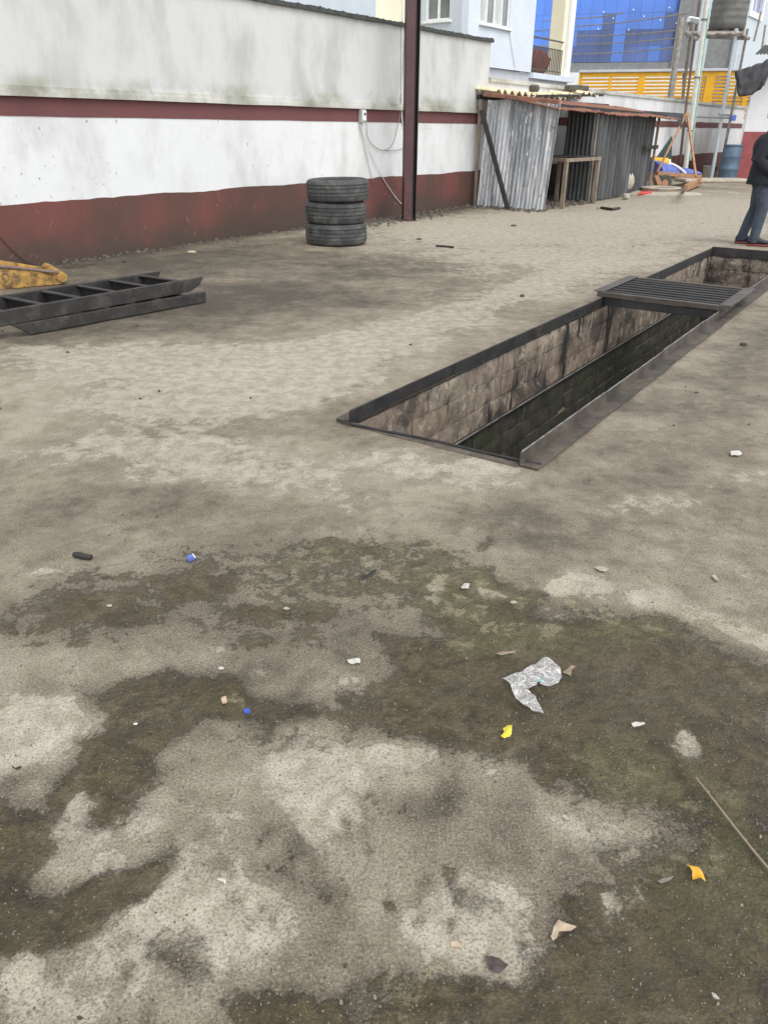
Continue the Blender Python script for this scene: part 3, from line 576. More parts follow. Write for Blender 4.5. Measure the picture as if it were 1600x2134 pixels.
band(S1 + .02, S2, -.02, .72, -.1, .004, 0, .02, 12).build('plinth', M['w_red'], low)
band(S1 + .03, S2, 1.6, 1.78, -.1, .004, .01, .01, 13).build('stripe', M['w_stripe'], low)
band(S1 + .02, S2, 2.4, 2.48, -.26, .04, .005, .01, 14, .3, rise0=-.06, rise1=-.06).build('coping', M['w_mould'], low)

# ---- junction box and loose cables on the wall
jb = thing('junction_box', 'grey electric junction box fixed on the maroon stripe of the wall', 'junction box', Wp(6.97, .01, 1.6))
MB().box(Wp(6.95, .05, 1.69), .13, .08, .2, WD, WN, UP).build('body', M['box_plastic'], jb, .008)
MB().box(Wp(6.955, .094, 1.695), .1, .012, .15, WD, WN, UP).build('cover', M['white_frame'], jb, .004)
MB().lathe([(.0, 0), (.022, 0), (.02, .012), (0, .014)], Wp(6.955, .1, 1.72), 12, False, WN).build('switch_knob', M['cable_dark'], jb)
def cable(name, label, pts, r, mat, cat='cable', group=None):
    P = [Vector(p) for p in pts]; out = []
    for i in range(len(P) - 1):
        p0, p1, p2, p3 = P[max(i - 1, 0)], P[i], P[i + 1], P[min(i + 2, len(P) - 1)]
        for k in range(8):
            t = k / 8; out.append(.5 * ((2 * p1) + (p2 - p0) * t + (2 * p0 - 5 * p1 + 4 * p2 - p3) * t * t + (3 * p1 - p0 - 3 * p2 + p3) * t ** 3))
    out.append(P[-1]); return MB().tube(out, r, 6).build(name, mat, None, 0, True, label, cat, group, None, P[0])
def wq(x, y, t=.03):   # point on the wall face
    d = ray(x, y); k = (WA + WN * t - CP).dot(WN) / d.dot(WN); return CP + d * k
cable('cable', 'thin grey cable looping from the junction box up behind the post', [wq(764, 250), wq(766, 285), wq(780, 305), wq(800, 313), wq(818, 300), wq(830, 255), wq(836, 200), wq(842, 100), wq(848, -40)], .006, M['cable'])
cable('cable', 'grey cable sagging from the loop to the maroon post', [wq(797, 313), wq(815, 314), wq(835, 311), wq(846, 304)], .006, M['cable'])
cable('cable', 'pale cable running diagonally from the junction box down to the post foot', [wq(752, 262), wq(762, 290), wq(778, 330), wq(800, 375), wq(825, 412), wq(842, 430)], .007, M['cable_white'])
cable('cable', 'short grey cable hanging straight down under the junction box', [wq(748, 262), wq(756, 290), wq(766, 335), wq(773, 365), wq(777, 380)], .005, M['cable'])
cable('conduit', 'white plastic conduit dropping down the wall beside the post', [wq(838, -40), wq(838, 60), wq(837, 160), wq(837, 240), wq(840, 256), wq(848, 262)], .012, M['cable_white'], 'conduit')
cable('cable', 'dark red cable drooping on the plinth at the far left', [wq(-30, 470), wq(5, 498), wq(25, 520), wq(60, 548), wq(100, 556, .06), gp(150, 556, .01), gp(200, 549, .01)], .005, M['cable_dark'])
# ---- steel post
pst = thing('steel_post', 'dark maroon steel column rising out of frame in front of the wall', 'post', Wp(7.47, .77))
pc = Vector((.47, 14.98, 0)); ax = Vector((.94, .34, 0)).normalized(); ay = Vector((-ax.y, ax.x, 0))
MB().box(pc + ax * .0 - ay * .0 + Vector((-.055, 0, 2.75)), .2, .018, 5.5, ax, ay).build('web', M['post_shade'], pst, .002)
MB().box(pc - ax * .095 + Vector((-.055, 0, 2.75)), .016, .2, 5.5, ax, ay).build('flange', M['post'], pst, .003)
MB().box(pc + ax * .095 + Vector((-.055, 0, 2.75)), .016, .2, 5.5, ax, ay).build('flange', M['post_shade'], pst, .003)
MB().box(pc - ay * .1 + Vector((-.055, 0, 2.75)) - ax * .06, .16, .012, 5.5, ax, ay).build('face_plate', M['post'], pst, .003)
MB().box(pc + Vector((-.055, 0, .006)), .23, .23, .01, ax, ay).build('base_plate', M['post_shade'], pst, .002)

# ---- tyres
def make_tyre():
    t = thing('tyre', 'x', 'tyre', (0, 0, 0), 'tyres in the stack by the wall')
    Rr, Hh = .442, .285; prof = []
    gro = [.07, .115, .17, .215]
    pr = [(.405, .008), (.425, .022), (.437, .045)]
    for gz in gro: pr += [(Rr, gz - .008), (Rr - .011, gz - .005), (Rr - .011, gz + .005), (Rr, gz + .008)]
    pr += [(.437, Hh - .045), (.425, Hh - .022), (.405, Hh - .008)]
    def mod(r, z, k, j):
        if r > .43 and k % 3 == 0: return r - .003
        return r
    MB().lathe(pr, (0, 0, 0), 108, False, None, mod).build('tread', M['rubber'], t, 0, False)
    for sg in (0, 1):
        z = (lambda a: Hh - a) if sg else (lambda a: a)
        MB().lathe([(.405, z(.008)), (.38, z(.001)), (.372, z(.004)), (.35, z(.0)), (.31, z(.006)), (.3, z(.012)), (.275, z(.012)), (.26, z(.02)), (.255, z(.045)), (.3, z(.06)), (.39, z(.05)), (.42, z(.09)), (.425, z(.1425))], (0, 0, 0), 72).build('sidewall', M['rubber'], t, 0, True)
    return t
ty = make_tyre(); tl = ['bottom tyre of the three-tyre stack, resting on the concrete', 'middle tyre of the three-tyre stack', 'top tyre of the three-tyre stack, its hollow centre uppermost']
for i, (dx, dy) in enumerate(((-.015, 0), (-.02, .015), (.02, -.01))):
    o = ty if i == 0 else copy_tree(ty)
    o.location = Vector((-.705 + dx, 11.80 + dy, (.001, .291, .583)[i])); o.rotation_euler = (R((0, .5, -.9)[i]), R((0, -.8, .7)[i]), i * 1.3); o['label'] = tl[i]

# ---- ramps lying at left
def ramp(name, label, F0, F1, Bk0, z0, hgt, tips, nr, group, blunt=1.0):
    """front rail from F0 to F1 (xy), Bk0 offset vector to rear rail"""
    d = (F1 - F0).normalized(); o = thing(name, label, 'ramp', (F0 + F1) / 2 + Vector((0, 0, z0)), group); L = (F1 - F0).length
    nn = Bk0.normalized(); wid = Bk0.length
    for k, off in enumerate((Vector(), Bk0)):
        sh = -.05 if k else 0
        a = F0 + off + d * sh; e = F1 + off + d * sh
        z_ = Vector((0, 0, 1)); p = [a + z_ * (z0 + hgt * .9), a + d * tips + z_ * z0, e - d * tips * 1.1 * blunt + z_ * z0, e - d * tips * .35 * blunt + z_ * (z0 + hgt * .4), e + z_ * (z0 + hgt), a - d * .02 + z_ * (z0 + hgt)]
        MB().prism(p, nn * .045 * (1 if k == 0 else -1)).build('side_rail', M['ramp'], o, .004)
    for i in range(nr):
        f = .06 + (i + .5) / nr * .9
        a = F0 + d * (L * f) + nn * .046; e = F0 + d * (L * f - .03) + Bk0 - nn * .046
        b = MB(); b.beam(a + UP * (z0 + hgt - .012), e + UP * (z0 + hgt - .012), .055, .012)
        b.beam(a + UP * (z0 + hgt * .5) + d * .02, e + UP * (z0 + hgt * .5) + d * .02, .012, hgt * .8); b.build('rung', M['ramp'], o, .002)
    return o
dv = (Vector((-1.70, 7.40, 0)) - Vector((-2.90, 5.98, 0))).normalized(); nv_ = Vector((-dv.y, dv.x, 0))
F1 = Vector((-1.705, 7.47, 0)); ramp('vehicle_ramp', 'lower dark steel ladder-shaped car ramp lying flat on the concrete', F1 - dv * 1.86, F1, nv_ * .6, .005, .092, .12, 6, 'stacked dark car ramps', .04)
dv = Vector((.608, .794, 0)).normalized(); nv_ = Vector((-dv.y, dv.x, 0)); F1 = Vector((-1.745, 7.62, 0)); ramp('vehicle_ramp', 'upper dark steel ladder-shaped car ramp stacked on another one', F1 - dv * 2.3, F1, nv_ * .62, .098, .115, .16, 6, 'stacked dark car ramps')
# ---- rusty yellow bucket beside the ramps
yb = thing('yellow_bucket', 'rusty yellow steel bucket lying behind the stacked ramps', 'bucket', gp(-60, 600))
y0 = gp(0, 604); y1 = gp(132, 592); yd = (y1 - y0).normalized(); yn = Vector((-yd.y, yd.x, 0)); ye = y0 - yd * .8
MB().prism([ye, y1, y1 + UP * .07, y0 + yd * .12 + UP * .2, y0 - yd * .1 + UP * .235, ye + UP * .25], yn * .02).build('side_plate', M['yellow_rust'], yb, .004)
MB().prism([ye + yn * .7, y1 + yn * .7, y1 + yn * .7 + UP * .07, y0 + yn * .7 + yd * .12 + UP * .2, y0 + yn * .7 - yd * .1 + UP * .235, ye + yn * .7 + UP * .25], yn * .02).build('side_plate', M['yellow_rust'], yb, .004)
MB().tube([y1 + UP * .075 - yn * .03, y1 + UP * .075 + yn * .72], .05, 16).build('lip_pipe', M['yellow_rust'], yb, 0, True)
MB().tube([y1 + UP * .12 - yd * .02 + yn * .0, y0 + yd * .12 + UP * .215, y0 - yd * .1 + UP * .25, ye + UP * .265], .018, 10).build('rim_bar', M['mast_brown'], yb, 0, True)
MB().hexa([ye + yn * .02, y1 + yn * .02, y1 + yn * .7, ye + yn * .7, ye + yn * .02 + UP * .02, y1 + yn * .02 + UP * .02, y1 + yn * .7 + UP * .02, ye + yn * .7 + UP * .02]).build('floor_plate', M['yellow_rust'], yb)
for q, rr_ in ((.1, .042), (.2, .035)):
    cc = y0 + yd * (q - .02) + UP * (.155 - q * .32) - yn * .004
    ring = [cc + yd * math.cos(a) * rr_ * .7 + UP * math.sin(a) * rr_ for a in [k * math.pi / 10 - (0 if q < .15 else .9) for k in range(0, 19 if q < .15 else 12)]]
    MB().tube(ring, .007, 6).build('hook_ring', M['mast_brown'], yb, 0, True)

# ================================================================== TIN SHED
shed = thing('tin_shed', 'patched lean-to shed of corrugated metal sheets against the wall', 'shed', Wp(14, 1))
def part(b, nm, m, par, bev=0, sm=False, **k): return b.build(nm, M[m], par, bev, sm, **k)
# side wall facing the camera, of three overlapping sheets, sheared as it leans
top0, bot0 = Wp(10.85, .34, 2.06), Wp(10.85, .2, .0); upv = (top0 - bot0).normalized()
for k in range(2):
    a = .8 * k - .01 * k
    part(MB().sheet(bot0 + WN * a + WD * (.012 * k), WN, upv, .81 if k == 0 else .82, 2.05 - .05 * k, -WD, .088, .016, .003, 10, .04, .03, 3 + k, .012), 'side_sheet', 'zinc', shed, 0, True)
# front sheets
part(MB().sheet(Wp(13.42, 1.75, .04), WD, UP + WD * .0, 2.35, 1.82, WN, .26, .08, .004, 16, .05, .05, 8, .02), 'front_sheet', 'zinc_dark', shed, 0, True)
part(MB().sheet(Wp(16.4, 1.5, .0), WD, UP, 1.45, 1.86, WN, .26, .08, .004, 16, .05, .05, 10, .02), 'front_sheet', 'zinc_dark', shed, 0, True)
part(MB().sheet(Wp(13.3, 1.05, .05), WN, UP, .68, 1.85, -WD, .1, .02, .003, 10, .04, .04, 12, .01), 'inner_sheet', 'zinc_dark', shed, 0, True)
for s, t, h_ in ((10.92, 1.72, 1.98), (13.35, 1.72, 1.9), (15.4, 1.7, 1.9), (17.9, 1.62, 1.88), (10.92, .12, 2.05), (17.9, .1, 2.05)):
    part(MB().beam(Wp(s, t, 0), Wp(s, t, h_), .06, .06, WD), 'post', 'wood', shed, .006)
part(MB().beam(Wp(10.9, 1.72, 1.93), Wp(18.2, 1.7, 1.84), .05, .08), 'eave_beam', 'wood_dark', shed, .005)
part(MB().beam(Wp(16.95, 1.66, 1.1), Wp(18.0, 1.66, 1.1), .04, .09), 'cross_rail', 'wood_dark', shed, .005)
part(MB().beam(Wp(10.9, .06, 2.1), Wp(18.2, .06, 2.1), .05, .08), 'rear_beam', 'wood_dark', shed, .005)
part(MB().sheet(Wp(15.7, .1, .02), WD, UP, 2.3, 2.0, WN, .1, .014, .003, 8, .02, .02, 14, .01), 'shade_backing', 'zinc_dark', shed, 0, True)  # added dark sheet that stands for the shade inside the shed
part(MB().sheet(Wp(17.8, .12, .03), WN, UP, 1.45, 1.9, -WD, .1, .02, .003, 10, .03, .03, 17, .01), 'inner_sheet', 'zinc_dark', shed, 0, True)  # added dark sheet so the gap between the front sheets looks shaded
part(MB().beam(Wp(10.6, .36, 2.13), Wp(10.6, 2.02, 1.97), .03, .07), 'verge_board', 'rust_roof', shed, .006)
# rusty front roof of overlapping sheets, falling towards the yard
for i in range(9):
    s = 10.62 + i * .86; t1 = 2.02 + jit(.06); zr = 2.15 - .012 * i; zf = 1.83 - .008 * i + jit(.03)
    a = Wp(s, .5, zr); dirv = (Wp(s, t1, zf) - a); L = dirv.length
    part(MB().sheet(a, WD, dirv, .92, L, UP, .09, .012, .003, 8, .02, .22, 30 + i, .02), 'roof_sheet', 'rust_roof', shed, 0, True)
a = Wp(18.1, 1.0, 1.98); part(MB().prism([a, a + WD * .9 + UP * -.06 + WN * .9, a + WD * .75 - UP * .45 + WN * .95, a + WD * .35 - UP * .2 + WN * .9], WN * .006), 'torn_flap', 'black_tarp', shed)
# upper pale sheets standing on the rear
for i in range(6):
    s = 10.5 + i * .88; s += .35; z = (2.2, 2.19, 2.17, 2.2, 2.25, 2.31)[i]; a = Wp(s, .5 + jit(.05), z); b_ = Wp(s, .03, z + .06); dirv = b_ - a
    part(MB().sheet(a, WD + UP * jit(.03), dirv, .9, dirv.length, UP, .3, .045, .014, 20, .06, .0, 60 + i, .02), 'upper_roof_sheet', 'cream_sheet', shed, 0, True)
part(MB().beam(Wp(10.6, .5, 2.09), Wp(16.6, .5, 2.3), .05, .05), 'purlin', 'wood_dark', shed)
for s, t, z, w_ in ((15.0, .3, 2.42, .3), (16.0, .1, 2.46, .5), (12.9, .35, 2.34, .16)):
    MB().box(Wp(s, t, z - .02), w_, .2, .14, WD + WN * jit(.3), WN, UP).build('stone', M['rubble'], None, .03, False, {15.0: 'grey block weighing down the middle of the pale roof sheets', 16.0: 'larger grey block at the far end of the pale roof sheets', 12.9: 'small dark block near the front of the pale roof sheets'}[s], 'block', 'blocks on the shed roof', None, Wp(s, t, z - .09))
# leaning plank
MB().beam(Wp(10.55, 1.12, .0), Wp(10.66, .3, 1.85), .1, .035, WD).build('plank', M['wood_dark'], None, .004, False, 'blackened plank leaning diagonally on the tin shed side', 'plank', None, None, Wp(10.55, 1.12, 0))
# small timber frame in the open bay
tb = thing('timber_frame_table', 'rough timber table frame standing in the open bay of the shed', 'table', Wp(12.4, 1.85))
for s, t in ((11.55, 1.88), (13.2, 1.92), (11.7, 1.0), (13.2, 1.0)):
    part(MB().beam(Wp(s, t, 0), Wp(s, t, .92), .085, .07, WD), 'leg', 'wood', tb, .006)
for a, b_ in ((Wp(11.5, 1.88, .93), Wp(13.28, 1.92, .93)), (Wp(11.65, 1.0, .93), Wp(13.25, 1.0, .93)), (Wp(11.55, 1.9, .935), Wp(11.7, .95, .935)), (Wp(13.2, 1.93, .935), Wp(13.2, .95, .935))):
    part(MB().beam(a, b_, .07, .07), 'top_rail', 'wood', tb, .005)
part(MB().hexa([Wp(11.9, 1.02, .97), Wp(13.2, 1.02, .97), Wp(13.2, 1.9, .97), Wp(12.5, 1.9, .97), Wp(11.9, 1.02, .985), Wp(13.2, 1.02, .985), Wp(13.2, 1.9, .985), Wp(12.5, 1.9, .985)]), 'top_board', 'wood_dark', tb)
# drum between the dark sheets
dr = thing('drum', 'beige round drum lying between the dark corrugated sheets', 'drum', Wp(16.55, 1.7))
part(MB().lathe([(0, 0), (.27, 0), (.29, .02), (.28, .05), (.28, .3), (.29, .32), (.28, .35), (.28, .6), (.29, .63), (.27, .65), (0, .65)], Wp(15.95, 1.35, .3), 28, False, WD), 'body', 'cement', dr, 0, True)
part(MB().lathe([(.2, 0), (.24, -.012), (.26, 0)], Wp(15.95, 1.35, .3), 28, False, WD), 'rim', 'cement', dr, 0, True)
MB().prism([Wp(16.25, 1.9, .0), Wp(16.7, 2.1, .0), Wp(17.2, 1.95, .0), Wp(16.8, 1.75, .0)], Vector((0, 0, .07))).build('red_plastic_sheet', M['red_plastic'], None, .02, False, 'crumpled red plastic on the ground at the shed corner', 'plastic', None, None, Wp(16.7, 1.9))
MB().lathe([(0, 0), (.05, 0), (.09, .04), (.085, .1), (.05, .13), (0, .135)], Wp(14.8, 2.1, 0), 9).build('stone', M['cement'], None, 0, True, 'pale stone on the ground in front of the dark shed sheets', 'stone', None, None, Wp(14.8, 2.1))

# ================================================================== THINGS AT THE FAR END OF THE YARD
# concrete well ring
wr = thing('well_ring', 'low pale concrete well ring lying beside the shed end', 'concrete ring', gp(1373, 402))
c0 = gp(1374, 401); part(MB().lathe([(.36, .02), (.36, .12), (.52, .14), (.54, .12), (.46, .0), (.36, .0)], c0, 40), 'ring', 'cement', wr, 0, True)
part(MB().lathe([(0, .05), (.37, .06)], c0, 40), 'cover', 'cement', wr)
b = MB(); k = 26; rg = []
for r_, z in ((1.05, -.01), (.85, .02), (.6, .045), (.3, .05)):
    rg.append([c0 + Vector((math.cos(2 * math.pi * i / k) * r_ * (1 + .15 * mnoise.noise((i * .6, r_, 0))) * 1.1 - .1, math.sin(2 * math.pi * i / k) * r_ * .8 * (1 + .15 * mnoise.noise((i * .6, r_, 5))) - .3, z)) for i in range(k)])
b.loft(rg); b.build('earth_mound', M['cement'], None, 0, True, 'low mound of sandy spill in front of the concrete well ring', 'mound', None, None, c0)
# orange frame with mast
fr = thing('braced_stand', 'orange steel frame with two raking braces round the tall mast', 'stand', gp(1415, 385))
fb0, fb1 = ad(1368, 361, 25.2), ad(1460, 369, 26.2); apex = ad(1431, 234, 27)
part(MB().beam(fb0, fb1, .1, .11), 'top_beam', 'orange', fr, .01)
part(MB().beam(ad(1366, 372, 24.9), ad(1372, 388, 24.2), .14, .18), 'foot_block', 'orange', fr, .02)
part(MB().beam(gp(1428, 391, .12), gp(1458, 379, .12), .1, .17), 'side_beam', 'orange', fr, .01)
part(MB().beam(gp(1424, 396, .0), gp(1424, 396, .3), .07, .07), 'stub_post', 'mast_brown', fr, .005)
part(MB().beam(ad(1368, 360, 25.2), apex, .05, .05), 'brace', 'orange', fr, .006)
part(MB().beam(ad(1449, 368, 26), apex, .06, .055), 'brace', 'orange', fr, .006)
part(MB().beam(gp(1385, 390, .1), gp(1432, 382, .1), .06, .06), 'rail', 'steel_worn', fr, .005)
part(MB().beam(ad(1368, 366, 25.2), ad(1372, 388, 24.4), .05, .05), 'leg', 'orange', fr)
part(MB().beam(ad(1459, 371, 26.2), ad(1459, 381, 26), .05, .05), 'leg', 'orange', fr)
wh = thing('small_wheel', 'small rusty wheel under the orange frame', 'wheel', gp(1380, 392)); wc = ad(1384, 382, 24.7)
wx = Vector((.35, -.94, 0))
part(MB().lathe([(.13, -.05), (.2, -.06), (.225, -.03), (.225, .03), (.2, .06), (.13, .05)], wc, 28, True, wx), 'tyre', 'rubber', wh, 0, True)
part(MB().lathe([(0, -.03), (.06, -.05), (.12, -.03), (.14, -.02), (.14, .02), (0, .02)], wc, 20, False, wx), 'hub', 'orange', wh, 0, True)
# mast: white and teal pole, brown pipe
ms = thing('mast', 'tall slim white and teal mast rising past the water tank', 'mast', gp(1424, 378))
m0, m1 = gp(1424, 374), ad(1479, -60, 28.6); m1.z = max(m1.z, 6)
part(MB().tube([m0, m0.lerp(m1, .5), m1], [.085, .075, .065], 10), 'pole', 'mast_white', ms, 0, True)
part(MB().tube([m0 + Vector((.1, -.02, .6)), m0.lerp(m1, .5) + Vector((.09, -.02, 0)), m0.lerp(m1, .8) + Vector((.07, -.02, 0))], .03, 8), 'cable_duct', 'mast_teal', ms, 0, True)
for f in (.25, .5, .75): part(MB().lathe([(.06, 0), (.1, 0), (.1, .04), (.06, .04)], m0.lerp(m1, f) - Vector((0, 0, .02)), 14, True), 'collar', 'mast_brown', ms)
a, e = ad(1426, 245, 30.2), ad(1464, -60, 31.2)
MB().tube([gp(1412, 371), a, e], .04, 8).build('brown_pipe', M['mast_brown'], None, 0, True, 'brown upright pipe just left of the white and teal mast', 'pipe', None, None, gp(1412, 371))
# blue cover and yellow motor
b = MB(); bl0, bl1 = ad(1352, 362, 26.0), ad(1445, 364, 27.2); ax_ = (bl1 - bl0).normalized(); ay_ = Vector((-ax_.y, ax_.x, 0)); Lb = (bl1 - bl0).length; rg = []
for i in range(15):
    f = i / 14; hh = .27 * (1 - f) ** .8 * (1 + .1 * math.sin(f * 9)) + .05; ww = .55 * (1 - .4 * f)
    rg.append([bl0 + ax_ * (Lb * f) + ay_ * (ww * math.cos(t)) + UP * (max(0, hh * math.sin(t)) + (.03 * mnoise.noise((f * 5, t * 2, 0)) if math.sin(t) > .1 else 0) + .04) for t in [2 * math.pi * k / 20 for k in range(20)]])
b.loft(rg)
bt = b.build('blue_cover', M['blue_tarp'], None, 0, True, 'blue tarpaulin cover behind the orange frame', 'tarpaulin', None, None, bl0)
tm = ad(1399, 352, 26.3)
arc = [ad(1388 + 40 * f, 352 - 14 * math.sin(math.pi * (.35 + .55 * f)) + 14 * f, 26.2) for f in [k / 10 for k in range(11)]]
MB().tube(arc, .035, 8).build('white_hose', M['cable_white'], None, 0, True, 'short pale hose arching over the blue cover', 'hose', None, None, arc[0])
ym = thing('yellow_motor', 'small yellow motor resting on the blue cover', 'motor', ad(1378, 345, 26.2)); y0_ = ad(1360, 338, 26.2); y1_ = ad(1393, 341, 26.2)
part(MB().tube([y0_, y0_.lerp(y1_, .85), y1_], [.14, .15, .11], 18), 'housing', 'yellow', ym, 0, True)
part(MB().tube([y1_, y1_ + (y1_ - y0_) * .08], [.12, .11], 18), 'end_cap', 'white', ym, 0, True)
part(MB().box(y0_.lerp(y1_, .5) - UP * .16, .35, .22, .06), 'foot', 'mast_brown', ym, .01)
# dark green netting propped against the wall
g_a, g_b, g_c, g_d = ad(1366, 328, 27), ad(1397, 284, 28), ad(1395, 350, 28), ad(1366, 352, 27)
MB().prism([g_a, g_b, g_c, g_d], WN * .05).build('green_net', M['green_tarp'], None, .01, False, 'dark green netting propped up behind the shed end', 'netting', None, None, g_d)
# ---- water tank on pole stand
T0 = gp(1455, 371); stand = thing('tank_stand', 'spindly pole stand carrying the water tank', 'stand', T0)
for (x0, y0_, x1, y1_, Dn, r_, m_) in ((1402, 366, 1441, 42, 30.2, .055, 'wood_pole'), (1481, 374, 1534, 60, 29.8, .06, 'pale_panel'), (1497, 372, 1557, 60, 30.6, .05, 'wood_pole'), (1417, 352, 1424, 150, 31.5, .045, 'wood_pole')):
    f_ = gp(x0, y0_); D0 = math.hypot(f_.x, f_.y); part(MB().tube([f_, ad((x0 + x1) / 2, (y0_ + y1_) / 2, (D0 + Dn) / 2), ad(x1, y1_, Dn)], [r_, r_ * .95, r_ * .85], 8), 'pole', m_, stand, 0, True)
for (a, e, r_) in (((1424, 69, 30.2), (1536, 68, 30), .05), ((1428, 74, 30.2), (1560, 80, 30.5), .055), ((1428, 66, 30.2), (1452, 82, 29.4), .05), ((1530, 64, 30), (1560, 80, 30.6), .05), ((1452, 72, 29.6), (1540, 70, 29.8), .05), ((1460, 66, 31.3), (1550, 66, 31.3), .05), ((1398, 242, 30.2), (1533, 246, 30.3), .03), ((1497, 238, 29.8), (1518, 240, 30.5), .03)):
    part(MB().tube([ad(*a), ad(*e)], r_, 8), 'cross_pole', 'wood_pole' if r_ > .04 else 'grey_conc', stand, 0, True)
for x in (1446, 1470, 1496, 1520, 1544):
    part(MB().beam(ad(x, 70, 29.5), ad(x + 4, 62, 31.6), .09, .03), 'platform_board', 'wood', stand, .004)
tk = thing('water_tank', 'dark ribbed plastic water tank on the pole stand', 'water tank', ad(1512, 64, 30.6)); tc = ad(1512, 64, 30.6)
pr = [(0, .01), (.5, .01), (.54, .05)]
for i in range(7): z = .12 + i * .19; pr += [(.545, z), (.553, z + .03), (.553, z + .07), (.545, z + .1)]
pr += [(.53, 1.46), (.42, 1.6), (.24, 1.7), (.22, 1.76), (0, 1.78)]
part(MB().lathe(pr, tc, 40), 'shell', 'tank', tk, 0, True); part(MB().lathe([(0, 1.74), (.26, 1.74), (.26, 1.8), (0, 1.82)], tc, 24), 'lid', 'tank', tk, 0, True)
# blue tap can on the stand pole
b0 = ad(1527, 243, 30.2); MB().lathe([(0, 0), (.09, 0), (.1, .14), (.06, .17), (0, .17)], b0 - UP * .12, 16).build('blue_can', M['blue_tarp'], None, 0, True, 'small blue can hung on the tank stand pole', 'can', None, None, b0 - UP * .12)
# barrel, bucket, slab, rubble
br = thing('barrel', 'blue-grey plastic barrel standing at the right house corner', 'barrel', gp(1514, 377)); bc = gp(1514, 375)
part(MB().lathe([(0, 0), (.26, 0), (.29, .03), (.3, .3), (.315, .33), (.315, .37), (.3, .4), (.3, .68), (.315, .71), (.315, .75), (.3, .78), (.29, 1.03), (.27, 1.06), (.25, 1.06), (.25, 1.03), (0, 1.03)], bc, 32), 'body', 'barrel', br, 0, True)
part(MB().lathe([(.265, 1.05), (.31, 1.05), (.31, 1.09), (.265, 1.09)], bc, 32, True), 'rim', 'barrel', br, 0, True)
bk = thing('bucket', 'pale cement-caked bucket beside the tank stand pole', 'bucket', gp(1475, 371)); bc = gp(1475, 372)
part(MB().lathe([(0, 0), (.19, 0), (.23, .38), (.25, .38), (.25, .41), (.22, .41), (.18, .03), (0, .03)], bc, 24), 'body', 'cement', bk, 0, True)
part(MB().tube([bc + Vector((.23 * math.cos(t), -.1 * math.sin(t) - .02, .38 - .2 * math.sin(t))) for t in [k * math.pi / 10 for k in range(11)]], .008, 6), 'handle', 'mast_brown', bk, 0, True)
MB().box(gp(1483, 375, .05), 2.2, .8, .1, (.98, .1, 0), (-.1, .98, 0)).build('step_slab', M['cement'], None, .02, False, 'pale concrete slab at the foot of the tank stand', 'slab', None, None, gp(1483, 375))
b = MB(); rs = random.Random(4); b0 = gp(1541, 372)
for i in range(12):
    r_ = rs.uniform(.08, .22); p = b0 + Vector((rs.uniform(-.4, .4), rs.uniform(-.25, .25), rs.uniform(0, .18)))
    b.box(p, r_ * 1.6, r_, r_ * .9, (math.cos(i), math.sin(i), .2), (-math.sin(i), math.cos(i), .1), (0, -.1, 1))
b.build('rubble_heap', M['brownstone'], None, .02, False, 'small heap of brown broken blocks beside the blue-grey barrel', 'rubble', None, None, b0)
# ---- right-hand house
rh = thing('white_house', 'white house with red base and dark sheet roof at the right edge', 'house', (12.5, 29, 0))
X0, Y0 = 11.86, 28.55
hw = Vector((.906, -.4226, 0)); hd = Vector((.4226, .906, 0)); h0 = Vector((X0, Y0, 0))
MB().box(h0 + hw * 4 + hd * 2.5 + UP * 1.7, 8, 5, 3.42, hw, hd, UP).build('wall', M['white'], rh)
MB().box(h0 + hw * 4 + hd * 2.5 + UP * .74, 8.012, 5.012, 1.48, hw, hd, UP).build('base_band', M['red_house'], rh)
MB().sheet(h0 - hw * .1 - hd * .55 + UP * 3.66, hw, hd + UP * .12, 8.6, 6, UP, .1, .018, .004, 8).build('roof_sheet', M['coping'], rh, 0, True)
MB().box(h0 + hw * 4.3 - hd * .42 + UP * 3.53, 7.9, .04, .2, hw, hd, UP).build('fascia', M['wood_dark'], rh)
MB().box(h0 + hw * 4.3 - hd * .2 + UP * 3.425, 7.8, .42, .02, hw, hd, UP).build('soffit', M['wood_dark'], rh)
b = MB(); g_ = {}; nx, ny = 14, 10; tp = [ad(1612, 120, 30.2), ad(1530, 150, 29.9), ad(1537, 200, 29.9), ad(1592, 178, 30.0)]
vs2 = []; fs2 = []
for j in range(ny + 1):
    for i in range(nx + 1):
        u, v = i / nx, j / ny; p = tp[0].lerp(tp[1], u).lerp(tp[3].lerp(tp[2], u), v)
        vs2.append(p + Vector((0, .08 * mnoise.noise((u * 7, v * 3, 3)), .07 * mnoise.noise((u * 8, v * 3, 9)) - .12 * math.sin(u * math.pi) * v)))
for j in range(ny):
    for i in range(nx): a = j * (nx + 1) + i; fs2.append((a, a + 1, a + nx + 2, a + nx + 1))
b.add(vs2, fs2); o = b.build('hanging_tarp', M['black_tarp'], None, 0, True, 'sagging black tarpaulin hung from the white house eave', 'tarpaulin', None, None, tp[0]); md = o.modifiers.new('t', 'SOLIDIFY'); md.thickness = .02
